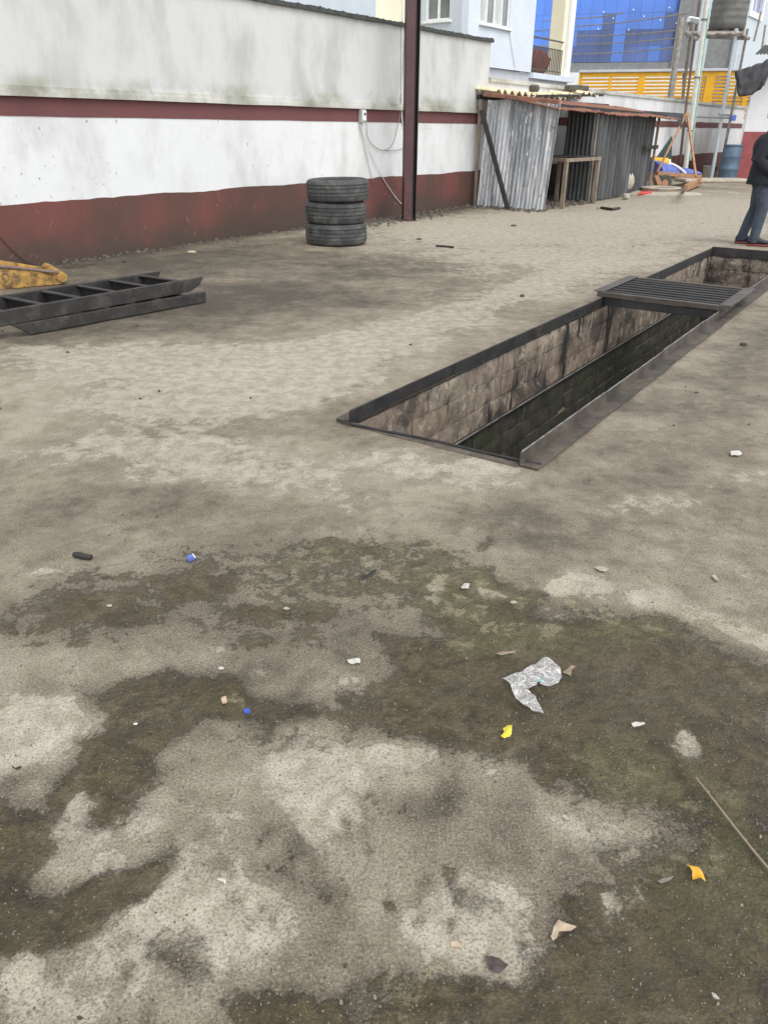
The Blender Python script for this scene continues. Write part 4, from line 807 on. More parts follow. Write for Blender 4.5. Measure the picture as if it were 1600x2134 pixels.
# ---- yellow louvred fence beyond the wall
yf = thing('yellow_fence', 'yellow louvred metal fence above the far yard wall', 'fence', (11.5, 38, 2)); ya, yb2 = Vector((8.55, 39.1, 0)), Vector((15.3, 37.0, 0)); yd_ = (yb2 - ya).normalized(); yn_ = Vector((yd_.y, -yd_.x, 0)); YL = (yb2 - ya).length
for i in range(12):
    z = 2.0 + i * .135; MB().beam(ya + UP * z, yb2 + UP * z, .09, .075, UP + yn_ * .25).build('slat', M['yellow'], yf, .006)
for x, w_ in ((0.03, .16), (1.3, .12), (2.62, .3), (4.0, .12), (5.42, .34), (6.9, .16)):
    MB().box(ya + yd_ * x + UP * 2.6 + yn_ * .07, w_, .06, 2.3, yd_, yn_, UP).build('post', M['yellow'], yf, .006)
MB().box((ya + yb2) / 2 + UP * 3.66 + yn_ * .05, YL, .1, .17, yd_, yn_, UP).build('top_rail', M['yellow'], yf, .006)
MB().box((ya + yb2) / 2 + UP * 3.8 + yn_ * .02, YL + .15, .34, .1, yd_, yn_, UP).build('coping', M['house_low'], yf, .01)
MB().box((ya + yb2) / 2 + UP * .95, YL, .2, 1.9, yd_, yn_, UP).build('base_wall', M['white'], yf)
sv = thing('store_building', 'pale low store seen through the yellow louvres', 'building', (13, 43, 0)); MB().box((14.5, 43.6, 1.4), 11, 3, 2.8, yd_, yn_, UP).build('wall', M['house_low'], sv); MB().box((14.5, 43.6, 2.9), 11.4, 3.4, .2, yd_, yn_, UP).build('roof_slab', M['grey_conc'], sv)
for x in (10, 12.2, 13.4, 15, 16.4): MB().box(Vector((14.5, 43.6, 2.1)) + yd_ * (x - 14.5) + yn_ * 1.52, .7, .05, .8, yd_, yn_, UP).build('window', M['white_frame'], sv)

# ================================================================== HOUSE BEHIND THE WALL
def facade(o, ax, nrm, L, z0, z1, th, holes):
    """wall slab with real openings; holes: (a,b,zb,zt)"""
    xs = sorted({0, L, *[h[0] for h in holes], *[h[1] for h in holes]}); zs = sorted({z0, z1, *[h[2] for h in holes], *[h[3] for h in holes]}); b = MB()
    for i in range(len(xs) - 1):
        for j in range(len(zs) - 1):
            xm, zm = (xs[i] + xs[i + 1]) / 2, (zs[j] + zs[j + 1]) / 2
            if any(h[0] < xm < h[1] and h[2] < zm < h[3] for h in holes): continue
            b.box(o + ax * xm - nrm * th / 2 + UP * zm, xs[i + 1] - xs[i], th, zs[j + 1] - zs[j], ax, nrm, UP)
    return b
def window(par, o, ax, nrm, x0, x1, z0, z1, k, glass_, frame='white_frame', cur=True):
    fw = .06; f = MB(); dn = nrm * -.08
    for x in (x0 + fw / 2, x1 - fw / 2): f.box(o + ax * x + dn + UP * (z0 + z1) / 2, fw, .07, z1 - z0, ax, nrm, UP)
    for z in (z0 + fw / 2, z1 - fw / 2): f.box(o + ax * (x0 + x1) / 2 + dn + UP * z, x1 - x0 - 2 * fw, .06, fw, ax, nrm, UP)
    for i in range(1, k): f.box(o + ax * (x0 + (x1 - x0) * i / k) + dn + UP * (z0 + z1) / 2, .07, .065, z1 - z0 - 2 * fw, ax, nrm, UP)
    wo_ = f.build('window', M[frame], par)
    for i in range(k):
        xa, xb = x0 + (x1 - x0) * i / k + .03, x0 + (x1 - x0) * (i + 1) / k - .03
        MB().box(o + ax * (xa + xb) / 2 + dn * 1.1 + UP * (z0 + z1) / 2, xb - xa, .01, z1 - z0 - .1, ax, nrm, UP).build('pane', M[glass_ if (i % 2 or not cur) else 'curtain'], wo_)
    MB().box(o + ax * (x0 + x1) / 2 + nrm * .03 + UP * (z0 - .03), x1 - x0 + .12, .12, .06, ax, nrm, UP).build('sill', M[frame], wo_, .006)
    return wo_
hs_ = thing('blue_house', 'pale blue two-storey house with a balcony behind the boundary wall', 'house', Wp(19, -4))
o1 = Wp(17.3, -4)
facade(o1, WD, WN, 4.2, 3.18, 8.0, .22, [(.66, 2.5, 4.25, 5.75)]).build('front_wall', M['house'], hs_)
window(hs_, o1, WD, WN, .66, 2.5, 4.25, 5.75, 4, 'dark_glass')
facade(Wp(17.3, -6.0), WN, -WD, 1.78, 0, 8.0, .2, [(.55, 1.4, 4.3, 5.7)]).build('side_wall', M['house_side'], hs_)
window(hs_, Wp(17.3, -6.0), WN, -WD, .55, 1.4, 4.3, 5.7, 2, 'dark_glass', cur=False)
MB().box(Wp(21.0, -4.2, 1.58), 7.4, .2, 3.16, WD, WN, UP).build('ground_floor_wall', M['house_low'], hs_)
MB().box(Wp(23.2, -4.72, 3.1), 3.3, 1.6, .16, WD, WN, UP).build('balcony_slab', M['house'], hs_)
MB().box(Wp(22.25, -5.7, 5.6), 1.5, .15, 4.8, WD, WN, UP).build('balcony_back_wall', M['cream'], hs_)
MB().box(Wp(21.44, -4.9, 5.6), .1, 1.5, 4.8, WD, WN, UP).build('balcony_side_wall', M['cream'], hs_)
MB().box(Wp(24.45, -4.12, 5.5), .34, .24, 4.8, WD, WN, UP).build('column', M['white'], hs_, .01)
MB().box(Wp(24.1, -4.35, 5.5), .3, .5, 4.8, WD, WN, UP).build('column', M['cream'], hs_, .01)
MB().box(Wp(22.9, -4.8, 7.9), 3.4, 1.9, .2, WD, WN, UP).build('roof_slab', M['house'], hs_)
rl = MB().beam(Wp(21.52, -4.06, 4.2), Wp(23.95, -4.06, 4.2), .05, .04).build('railing', M['railing'], hs_)
MB().beam(Wp(21.52, -4.06, 3.95), Wp(23.95, -4.06, 3.95), .03, .03).build('rail_bar', M['railing'], rl)
MB().beam(Wp(21.52, -4.06, 3.3), Wp(23.95, -4.06, 3.3), .03, .03).build('rail_bar', M['railing'], rl)
for i in range(19): MB().beam(Wp(21.55 + i * .132, -4.06, 3.18), Wp(21.55 + i * .132, -4.06, 3.95), .022, .022, WD).build('baluster', M['railing'], rl)
MB().box(Wp(16.3, -6.1, 4), 2.0, .2, 8, WD, WN, UP).build('recess_wall', M['cream'], hs_)
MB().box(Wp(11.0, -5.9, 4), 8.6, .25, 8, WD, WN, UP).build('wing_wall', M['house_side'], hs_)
MB().box(Wp(19.4, -7.0, 8.06), 5, 6.4, .1, WD, WN, UP).build('roof_slab', M['house_low'], hs_)
cable('wire', 'thin wire hanging down the blue house front below its window', [Wp(19.7, -3.97, 4.3), Wp(19.95, -3.97, 3.8), Wp(20.3, -3.97, 3.25)], .007, M['cable'], 'wire')
b = MB(); rg = []; c0 = Wp(22.9, -4.55, 3.19)
for i in range(9):
    f = i / 8; r_ = .42 * math.sin(math.pi * (.12 + .8 * f)) ** .7
    rg.append([c0 + Vector((r_ * math.cos(t) * (1 + .25 * mnoise.noise((t * 1.5, f * 4, 1))) * 1.2, r_ * .6 * math.sin(t), .75 * f)) for t in [2 * math.pi * k / 18 for k in range(18)]])
b.loft(rg); b.build('cloth_bundle', M['red_cloth'], None, 0, True, 'dark red bundle piled behind the balcony railing', 'bundle', None, None, c0)

# ================================================================== FAR BUILDINGS
gb = thing('glass_building', 'tall building faced in bright blue glass in the distance', 'building', (17, 68, 0))
ga = Vector((11.0, 69.4, 0)); gd = (Vector((21.32, 66.67, 0)) - Vector((14.18, 68.55, 0))).normalized(); gn = Vector((gd.y, -gd.x, 0)); GL = 10.6
MB().box(ga + gd * (GL / 2) - gn * .6 + UP * 8.5, GL, .2, 17, gd, gn, UP).build('core_wall', M['grey_conc'], gb)
MB().box(ga + gd * (GL / 2 + .2) + UP * 5.78, GL, .3, .62, gd, gn, UP).build('sill_band', M['grey_conc'], gb)
MB().box(ga + gd * (GL / 2 + .8) + gn * .3 + UP * 2.72, GL + 3, .4, 5.44, gd, gn, UP).build('parapet', M['white'], gb)
nxg = 12; w_ = GL / nxg; reflp = {(0, i) for i in range(12)} - {(0, 7), (0, 10)} | {(1, 5), (1, 6), (1, 8), (1, 9), (1, 10), (1, 4), (2, 6), (2, 11), (1, 11)}  # listed panes are coloured darker to paint in reflected buildings
for j in range(6):
    for i in range(nxg):
        z0 = 6.12 + j * 1.05
        MB().box(ga + gd * (w_ * (i + .5)) + UP * (z0 + .525), w_ - .012, .03, 1.04, (gd + gn * jit(.012)), gn, UP).build('pane', M['reflection_glass' if (j, i) in reflp else 'blue_glass'], gb)
for (x, y) in ((1257, 25), (1277, 38), (1319, 20), (1341, 34), (1375, 42), (1394, 16), (1309, 62), (1408, 48), (1246, 60)):
    p = ad(x, y, 69.0); k = (ga + gn * .04 - CP).dot(gn) / (p - CP).dot(gn); p = CP + (p - CP) * k
    MB().lathe([(0, .05), (.04, .03), (.045, 0), (0, 0)], p, 12, False, gn).build('downlight', M['lamp'], gb)
MB().box(ga + gd * (GL + .75) + gn * .05 + UP * 8.5, 1.5, .5, 17, gd, gn, UP).build('pier', M['grey_conc'], gb)
MB().box(ga + gd * (GL + 1.9) + gn * .02 + UP * 8.5, .9, .4, 17, gd, gn, UP).build('pier', M['pale_panel'], gb)
MB().box(ga + gd * (GL + 3.2) - gn * .1 + UP * 8.5, 1.8, .3, 17, gd, gn, UP).build('recess_panel', M['grey_conc'], gb)
MB().box(ga + gd * (GL + 6.1) + gn * .02 + UP * 8.5, 4.0, .4, 17, gd, gn, UP).build('pier', M['pale_panel'], gb)
for x in (4.25, 5.4): MB().box(ga + gd * (GL + x) + gn * .26 + UP * 7, .28, .1, 5.6, gd, gn, UP).build('white_strip', M['white'], gb)
pb = thing('pale_building', 'pale grey-blue building with a small window at the top right', 'building', ad(1545, 60, 46)); pp = ad(1543, 60, 46); pp.z = 0
facade(pp, WD, WN, 14, 0, 14, .25, [(1.05, 3.3, 6.62, 7.75)]).build('wall', M['pale_panel'], pb)
window(pb, pp, WD, WN, 1.05, 3.3, 6.62, 7.75, 2, 'lilac_glass', 'white', False)
f = MB()
for x in (.98, 3.37): f.box(pp + WD * x + WN * .03 + UP * 7.18, .26, .1, 1.5, WD, WN, UP)
for z in (6.55, 7.82): f.box(pp + WD * 2.17 + WN * .03 + UP * z, 2.13, .1, .24, WD, WN, UP)
f.build('window_surround', M['white'], pb)
rd = Vector((pp.x, pp.y, 0)).normalized(); MB().box(pp + rd * 3.1 + Vector((.12, 0, 7)), 6, .2, 14, rd, Vector((-rd.y, rd.x, 0)), UP).build('side_wall', M['pale_panel'], pb)
# power lines, utility post, floodlight
for i, (a, e) in enumerate((((1180, 56), (1432, 28)), ((1185, 75), (1425, 62)), ((1190, 92), (1425, 78)), ((1195, 112), (1420, 98)), ((1190, 38), (1300, 26)))):
    p0, p1 = ad(*a, 44), ad(*e, 36); P = [p0.lerp(p1, k / 6) - UP * (.06 * 4 * (k / 6) * (1 - k / 6)) for k in range(7)]; P[0] = P[0] + (p0 - p1) * .8
    MB().tube(P, .024, 6).build('power_line', M['wood_pole'], None, 0, True, ['topmost long overhead wire crossing the blue glass', 'second overhead wire from the top, crossing the blue glass', 'third overhead wire from the top, crossing the blue glass', 'lowest overhead wire crossing the blue glass', 'short overhead wire near the balcony column'][i], 'wire', 'overhead wires', None, P[0])
u0 = gp(1398, 345); MB().tube([ad(1404, 150, 35) - UP * 3.4, ad(1404, 150, 35), ad(1420, 36, 35)], [.13, .11, .09], 10).build('utility_post', M['wood_pole'], None, 0, True, 'mottled grey utility post in front of the glass building', 'post', None, None, ad(1404, 150, 35) - UP * 3.4)
fl = thing('floodlight', 'small white floodlight on a thin pole beside the mast', 'floodlight', ad(1434, 60, 30.3)); part(MB().tube([ad(1432, 72, 30.3), ad(1435, 44, 30.3)], .05, 8), 'pole', 'wood_pole', fl, 0, True)
p = ad(1443, 42, 30.3); part(MB().box(p, .34, .2, .16, (1, 0, -.15), (0, 1, 0), (.15, 0, 1)), 'head', 'white', fl, .02); part(MB().box(p + Vector((.01, -.105, -.02)), .28, .012, .11, (1, 0, -.15), (0, 1, 0), (.15, 0, 1)), 'lens', 'dark_glass', fl)
for i, (a, e) in enumerate((((1585, 24), (1570, 86)), ((1594, 52), (1586, 105)))):
    MB().tube([ad(*e, 34), ad(*a, 34)], .035, 6).build('antenna_rod', M['wood_pole'], None, 0, True, ['thin rod crossing the small window at the top right', 'thin rod right beside the roof at the right edge'][i], 'rod', None, None, ad(*e, 34))

# ================================================================== PERSON AT THE RIGHT EDGE
def ell(c, rx, ry, n=28, fx=Vector((1, 0, 0)), fy=Vector((0, 1, 0)), wob=0, seed=0, z=0):
    return [c + fx * (rx * math.cos(2 * math.pi * k / n) * (1 + wob * mnoise.noise((math.cos(2 * math.pi * k / n) * 2, math.sin(2 * math.pi * k / n) * 2 + seed, z * 7)))) + fy * (ry * math.sin(2 * math.pi * k / n) * (1 + wob * mnoise.noise((k * .7, seed + 3, z * 7)))) for k in range(n)]
M['jacket'] = surf('dark_navy_jacket_cloth', (.012, .014, .02), .85, .3, 20, None, 0, 3, .25, 60)
M['jeans'] = surf('blue_denim', (.045, .06, .085), .85, .3, 14, (.09, .11, .135), .36, 7, .3, 200)
M['shoe'] = surf('black_shoe_leather', (.02, .02, .023), .6, .2, 12)
M['shoe_red'] = surf('red_shoe_trim', (.2, .04, .03), .6, .2, 12)
M['skin'] = surf('brown_skin', (.11, .062, .042), .55, .1, 12, None, 0, 3, .08, 80)
M['hair'] = surf('short_black_hair', (.012, .011, .011), .8, .3, 60, None, 0, 3, .6, 120)
fd = Vector((.9, -.35, 0)).normalized(); sd_ = Vector((-fd.y, fd.x, 0))     # facing, to the person's left
pb0 = Vector((5.37, 11.95, 0))
per = thing('person', 'person in a dark jacket, blue jeans and red-trimmed black shoes at the right edge', 'person', pb0)
def BP(f, l, z): return pb0 + fd * f + sd_ * l + UP * z
# one continuous body mesh (skin modifier)
jn = {'pelvis': (BP(.0, 0, .95), .13), 'waist': (BP(.0, 0, 1.08), .12), 'chest': (BP(.01, 0, 1.3), .14), 'neckb': (BP(0, 0, 1.47), .065), 'neck': (BP(.015, 0, 1.53), .055), 'head0': (BP(.03, 0, 1.6), .075), 'head1': (BP(.025, 0, 1.67), .095), 'head2': (BP(.015, 0, 1.74), .07)}
ed = [('pelvis', 'waist'), ('waist', 'chest'), ('chest', 'neckb'), ('neckb', 'neck'), ('neck', 'head0'), ('head0', 'head1'), ('head1', 'head2')]
FEET = {1: (-.1, .1), -1: (.06, -.13)}
for sg in (1, -1):
    k = 'L' if sg > 0 else 'R'; ff, flat_ = FEET[sg]
    jn.update({'hip' + k: (BP(.0, sg * .09, .9), .1), 'knee' + k: (BP(.03 + ff * .5, sg * .1, .5), .062), 'ank' + k: (BP(ff - .03, flat_, .1), .042), 'toe' + k: (BP(ff + .14, flat_, .045), .035),
               'sh' + k: (BP(0, sg * .17, 1.42), .07), 'elb' + k: (BP(-.13, sg * .25, 1.15), .048), 'wri' + k: (BP(.12, sg * .2, .93), .034), 'palm' + k: (BP(.17, sg * .19, .86), .036)})
    ed += [('pelvis', 'hip' + k), ('hip' + k, 'knee' + k), ('knee' + k, 'ank' + k), ('ank' + k, 'toe' + k), ('chest', 'sh' + k), ('sh' + k, 'elb' + k), ('elb' + k, 'wri' + k), ('wri' + k, 'palm' + k)]
    for i, (a_, ln) in enumerate(((-.028, .075), (-.01, .085), (.01, .08), (.027, .065))):
        jn['f%d' % i + k] = (BP(.19 + a_, sg * (.19), .82 + abs(a_) * .3), .009); jn['g%d' % i + k] = (BP(.195 + a_, sg * .18, .82 - ln * .6), .0085); jn['h%d' % i + k] = (BP(.185 + a_, sg * .165, .82 - ln), .007); ed += [('palm' + k, 'f%d' % i + k), ('f%d' % i + k, 'g%d' % i + k), ('g%d' % i + k, 'h%d' % i + k)]
    jn['t0' + k] = (BP(.215, sg * .175, .85), .011); jn['t1' + k] = (BP(.23, sg * .16, .815), .009); ed += [('palm' + k, 't0' + k), ('t0' + k, 't1' + k)]
nm = list(jn); bmesh_ = bpy.data.meshes.new('body'); bmesh_.from_pydata([tuple(jn[q][0] - pb0) for q in nm], [(nm.index(a), nm.index(b_)) for a, b_ in ed], [])
bod = bpy.data.objects.new('body', bmesh_); C.objects.link(bod); bod.parent = per; OFF[bod] = pb0; bmesh_.materials.append(M['skin'])
md = bod.modifiers.new('skin', 'SKIN'); md.use_smooth_shade = True
for i, q in enumerate(nm):
    sv_ = bmesh_.skin_vertices[0].data[i]; sv_.radius = (jn[q][1], jn[q][1]); sv_.use_root = (q == 'pelvis')
bod.modifiers.new('sub', 'SUBSURF').render_levels = 2
# head details
hc = BP(.03, 0, 1.665)
for sg in (1, -1):
    part(MB().lathe([(0, -.012), (.012, -.006), (.014, .002), (0, .012)], BP(.11, sg * .032, 1.675), 10, False, fd), 'eye', 'white', bod, 0, True)
    part(MB().lathe([(0, -.012), (.022, -.008), (.03, 0), (.02, .01), (0, .012)], BP(.01, sg * .098, 1.66), 12, False, sd_ * sg), 'ear', 'skin', bod, 0, True)
part(MB().loft([ell(BP(.1, 0, 1.69), .008, .01, 10, fd, sd_), ell(BP(.125, 0, 1.655), .016, .014, 10, fd, sd_), ell(BP(.12, 0, 1.635), .018, .02, 10, fd, sd_)]), 'nose', 'skin', bod, 0, True)
part(MB().loft([ell(BP(.105, 0, 1.612), .01, .026, 12, fd, sd_), ell(BP(.105, 0, 1.6), .012, .028, 12, fd, sd_), ell(BP(.1, 0, 1.588), .01, .02, 12, fd, sd_)]), 'mouth', 'red_cloth', bod, 0, True)
part(MB().loft([ell(BP(-.01, 0, 1.66), .1, .098, 24, fd, sd_, .03), ell(BP(-.005, 0, 1.72), .112, .1, 24, fd, sd_, .03), ell(BP(.0, 0, 1.78), .09, .08, 24, fd, sd_, .03), ell(BP(.0, 0, 1.805), .04, .04, 24, fd, sd_)]), 'hair', 'hair', per, 0, True)
# clothes
rg = []
for z, rx, ry, of in ((.82, .215, .25, .0), (.83, .22, .255, 0), (.9, .21, .245, 0), (1.0, .195, .23, -.005), (1.1, .185, .22, -.005), (1.2, .2, .23, -.01), (1.3, .205, .235, -.015), (1.38, .185, .23, -.015), (1.45, .14, .18, -.012), (1.48, .08, .1, 0), (1.52, .075, .082, .005), (1.55, .078, .085, .005)):
    rg.append(ell(BP(of, 0, z), rx, ry, 36, fd, sd_, .05, 2, z))
jk = part(MB().loft(rg, True), 'jacket', 'jacket', per, 0, True)
for sg in (1, -1):
    k = 'L' if sg > 0 else 'R'; a, e, w_ = jn['sh' + k][0], jn['elb' + k][0], jn['wri' + k][0]
    P = [a + Vector((0, 0, .03)) - sd_ * sg * .04, a, a.lerp(e, .5), e, e.lerp(w_, .5), w_]; part(MB().tube(P, [.08, .1, .09, .082, .072, .06], 18), 'sleeve', 'jacket', jk, 0, True)
jeans = None
tr = MB(); rg = [ell(BP(.0, 0, z), rx, ry, 28, fd, sd_, .03, 1, z) for z, rx, ry in ((.78, .13, .185), (.88, .145, .195), (1.0, .14, .18))]; tr.loft(rg)
for sg in (1, -1):
    k = 'L' if sg > 0 else 'R'; h_, kn, an = BP(0, sg * .095, .88), jn['knee' + k][0], jn['ank' + k][0]
    path = [h_, h_.lerp(kn, .3), h_.lerp(kn, .65), kn, kn.lerp(an, .3), kn.lerp(an, .6), kn.lerp(an, .85), an + Vector((0, 0, -.03)), an + Vector((0, 0, -.055))]
    tr.loft([ell(p_, r_, r_ * .98, 24, fd, sd_, .1, sg * 4, p_.z) for p_, r_ in zip(path, (.105, .108, .096, .083, .08, .074, .068, .066, .06))])
jeans = tr.build('jeans', M['jeans'], per, 0, True)
for sg in (1, -1):
    ff, fl_ = FEET[sg]; rg = []
    for f, w_, h_ in ((-.11, .02, .05), (-.1, .036, .085), (-.05, .042, .1), (.0, .042, .1), (.05, .043, .085), (.1, .048, .065), (.15, .046, .055), (.185, .03, .045), (.195, .012, .03)):
        rg.append([BP(ff + f, fl_ + w_ * math.cos(t), .028 + (h_ * .5) * (1 + math.sin(t))) for t in [2 * math.pi * q / 16 for q in range(16)]])
    sh = part(MB().loft(rg), 'shoe', 'shoe', per, 0, True)
    so = []
    for f, w_ in ((-.115, .022), (-.1, .04), (-.03, .045), (.05, .045), (.11, .051), (.17, .042), (.2, .016)): so.append(BP(ff + f, fl_ + w_, .002))
    for f, w_ in ((.2, .016), (.17, .042), (.11, .051), (.05, .045), (-.03, .045), (-.1, .04), (-.115, .022)): so.append(BP(ff + f, fl_ - w_, .002))
    part(MB().prism(so, Vector((0, 0, .022))), 'sole', 'shoe_red', sh, .004)
    for q in range(3): part(MB().beam(BP(ff + .02 + q * .028, fl_ - .035, .128 - q * .017), BP(ff + .02 + q * .028, fl_ + .035, .128 - q * .017), .01, .008), 'lace', 'shoe_red', sh)

# ================================================================== LITTER AND GRIT
def flat_mat(name, col, rough=.6, **k): return surf(name, col, rough, .15, 40, None, 0, 3, .2, 150, **k)
L_ = {k: flat_mat('litter_' + k, c) for k, c in dict(blue=(.05, .1, .45), yellow=(.62, .52, .05), orange=(.7, .36, .03), white=(.5, .48, .43), beige=(.42, .33, .23), brown=(.07, .05, .045), dark=(.025, .022, .02), tan=(.27, .21, .14), pale=(.36, .32, .26), teal=(.1, .5, .42), cyan=(.3, .55, .6), navy=(.03, .035, .07), stone=(.2, .18, .15)).items()}
def crumple(px, lift=.006, th=.0012, seed=0, sub=3, rough_=.006, fr_=40):
    """thin torn scrap lying on the ground, outline given on the ground, with folds"""
    pts = [gp(*q) for q in px]; c = sum(pts, Vector()) / len(pts); bm = bmesh.new(); f = bm.faces.new([bm.verts.new(p) for p in pts])
    bmesh.ops.triangulate(bm, faces=[f])
    for _ in range(sub): bmesh.ops.subdivide_edges(bm, edges=bm.edges[:], cuts=1, use_grid_fill=True)
    for v in bm.verts:
        q = v.co; v.co.z = .002 + lift * .5 + rough_ * mnoise.noise((q.x * fr_, q.y * fr_, seed)) + lift * abs(mnoise.noise((q.x * fr_ * .4, q.y * fr_ * .4, seed + 4)))
    bm.verts.index_update(); b = MB(); n0 = len(bm.verts); vs = [v.co.copy() for v in bm.verts]
    fs = [tuple(v.index for v in f.verts) for f in bm.faces]; ed_ = [(e.verts[0].index, e.verts[1].index) for e in bm.edges if len(e.link_faces) == 1]; bm.free()
    b.add(vs + [p - UP * th for p in vs], fs + [tuple(i + n0 for i in reversed(f)) for f in fs] + [(a, e, e + n0, a + n0) for a, e in ed_]); return b, c
def scrap(name, label, cat, px, mat, group=None, **k):
    b, c = crumple(px, **k); return b.build(name, mat, None, 0, True, label, cat, group, None, c)
def pebble(px, r, mat, label, cat='stone', squash=.6, name='stone', long=1.0, rot=0, group=None):
    c = gp(*px); rs = random.Random(int(px[0] * 7 + px[1])); k = 9; rg = []
    for z, q in ((0, .75), (.3, 1), (.7, .85), (1, .4)):
        rg.append([c + Vector((math.cos(rot) * x_ - math.sin(rot) * y_, math.sin(rot) * x_ + math.cos(rot) * y_, z * r * squash * 1.6 - .002)) for x_, y_ in [(r * q * long * math.cos(t) * rs.uniform(.8, 1.15), r * q * math.sin(t) * rs.uniform(.8, 1.15)) for t in [2 * math.pi * i / k for i in range(k)]]])
    return MB().loft(rg).build(name, mat, None, 0, True, label, cat, group, None, c)
# clear film
n = NT('crinkled_clear_film'); cr = n.vor(55, 'DISTANCE_TO_EDGE', n.node('ShaderNodeTexCoord').outputs['Object']); n2_ = n.noise(30, 6, .7)
oc = n.node('ShaderNodeTexCoord').outputs['Object']
rdg = lambda sc, w_: n.step(n.math('ABSOLUTE', n.math('SUBTRACT', n.noise(sc, 4, .6, n.map((1, 1, 0), oc, (sc, 2, 0)), 1.2), .5)), w_, 0.0)
m_ = n.math('ADD', n.math('ADD', rdg(15, .022), rdg(34, .022)), n.math('MULTIPLY', n.step(n2_, .5, .75), .1), clamp=True)
tr_ = n.node('ShaderNodeBsdfTransparent'); mx = n.node('ShaderNodeMixShader'); n.fin((.85, .84, .82), .4, 0, n.bump(n.noise(60, 6, .7), .8, .01)); n.link(n.math('MULTIPLY_ADD', m_, .5, .2), mx.inputs[0]); n.link(tr_.outputs[0], mx.inputs[1]); n.link(n.b.outputs[0], mx.inputs[2]); n.link(mx.outputs[0], n.out.inputs[0]); M['film'] = n.m
fm = scrap('plastic_film', 'torn crinkled clear plastic film on the dark wet patch', 'plastic film', [(1046, 1418), (1062, 1410), (1085, 1404), (1110, 1390), (1135, 1374), (1152, 1380), (1165, 1392), (1170, 1414), (1162, 1428), (1146, 1436), (1126, 1432), (1120, 1424), (1117, 1434), (1096, 1441), (1112, 1455), (1126, 1478), (1131, 1494), (1108, 1487), (1082, 1467), (1066, 1446), (1060, 1432)], M['film'], lift=.012, rough_=.01, fr_=30, seed=3)
c = gp(1124, 1418, .02); MB().box(c, .014, .006, .002, (.7, .7, 0), (-.7, .7, 0)).build('label_strip', L_['teal'], fm)
OFF[fm] = OFF[fm]
scrap('wrapper', 'torn yellow wrapper just below the clear plastic film', 'wrapper', [(1042, 1540), (1050, 1534), (1047, 1522), (1057, 1517), (1066, 1519), (1065, 1533), (1061, 1542), (1050, 1545)], L_['yellow'], lift=.014, rough_=.01, seed=1)
scrap('wrapper', 'torn orange wrapper near the right edge below the stick', 'wrapper', [(1428, 1804), (1440, 1812), (1452, 1816), (1462, 1830), (1467, 1845), (1456, 1838), (1441, 1838), (1440, 1822)], L_['orange'], lift=.014, rough_=.01, seed=2)
scrap('dry_leaf', 'pale tan folded dry leaf on the edge of the wet patch', 'leaf', [(1152, 1934), (1162, 1922), (1176, 1932), (1200, 1938), (1188, 1946), (1164, 1945), (1160, 1958), (1150, 1966), (1146, 1956), (1150, 1946)], L_['beige'], lift=.01, rough_=.008, seed=5)
scrap('dry_leaf', 'dark brown curled leaf near the bottom of the picture', 'leaf', [(1010, 1996), (1022, 1996), (1040, 2004), (1058, 2020), (1050, 2026), (1040, 2036), (1026, 2034), (1018, 2020)], L_['brown'], lift=.018, rough_=.01, seed=6)
scrap('dry_leaf', 'curled tan leaf right beside the clear plastic film', 'leaf', [(1171, 1404), (1180, 1398), (1190, 1394), (1198, 1396), (1190, 1402), (1188, 1412), (1180, 1408)], L_['tan'], lift=.012, rough_=.01, seed=7)
scrap('dry_leaf', 'thin twisted leaf strand above the clear plastic film', 'leaf', [(1031, 1366), (1042, 1361), (1055, 1362), (1074, 1358), (1072, 1363), (1056, 1366), (1040, 1370)], L_['tan'], lift=.008, rough_=.006, seed=9)
scrap('dry_leaf', 'small grey leaf near the bottom right corner', 'leaf', [(1480, 2074), (1488, 2078), (1497, 2088), (1490, 2088), (1483, 2083)], L_['pale'], lift=.008, seed=10)
scrap('dry_leaf', 'black curled leaf at the left edge', 'leaf', [(26, 1600), (34, 1605), (45, 1599), (47, 1603), (37, 1608), (28, 1605)], L_['dark'], lift=.01, seed=11)
scrap('dry_leaf', 'dark twisted leaf in the middle of the algae band', 'leaf', [(750, 1206), (762, 1200), (772, 1196), (786, 1194), (782, 1200), (768, 1204), (756, 1211)], L_['dark'], lift=.012, seed=12)
scrap('paper_scrap', 'white and pale blue paper strip in the middle of the floor', 'paper', [(723, 1377), (750, 1376), (751, 1384), (734, 1385), (726, 1382)], L_['white'], lift=.006, seed=13)
scrap('paper_scrap', 'small beige paper chip near the centre right', 'paper', [(1171, 1702), (1180, 1705), (1190, 1712), (1180, 1713), (1172, 1708)], L_['pale'], lift=.006, seed=14)
scrap('paper_scrap', 'peach coloured chip left of the brown leaf', 'paper', [(938, 1964), (952, 1963), (961, 1970), (956, 1976), (940, 1975)], L_['beige'], lift=.004, seed=15)
scrap('paper_scrap', 'white flat chip on the floor right of the pit', 'paper', [(1520, 943), (1538, 942), (1545, 948), (1538, 951), (1522, 951)], L_['white'], lift=.008, seed=16)
scrap('paper_scrap', 'white chip of rubbish below the algae band', 'paper', [(959, 1226), (968, 1220), (978, 1222), (976, 1229), (963, 1231)], L_['white'], lift=.01, seed=17)
scrap('paper_scrap', 'small pale paper slip lying far right of the algae band', 'paper', [(1482, 1202), (1488, 1199), (1498, 1212), (1492, 1214)], L_['pale'], lift=.004, seed=18)
scrap('paper_scrap', 'torn pale scrap above the ochre stain', 'paper', [(1238, 1184), (1248, 1182), (1268, 1188), (1262, 1194), (1248, 1192)], L_['pale'], lift=.008, seed=19)
scrap('paper_scrap', 'white curled seed husk right of the yellow wrapper', 'husk', [(1314, 1512), (1324, 1510), (1340, 1512), (1342, 1515), (1330, 1518), (1318, 1517)], L_['white'], lift=.01, seed=20)
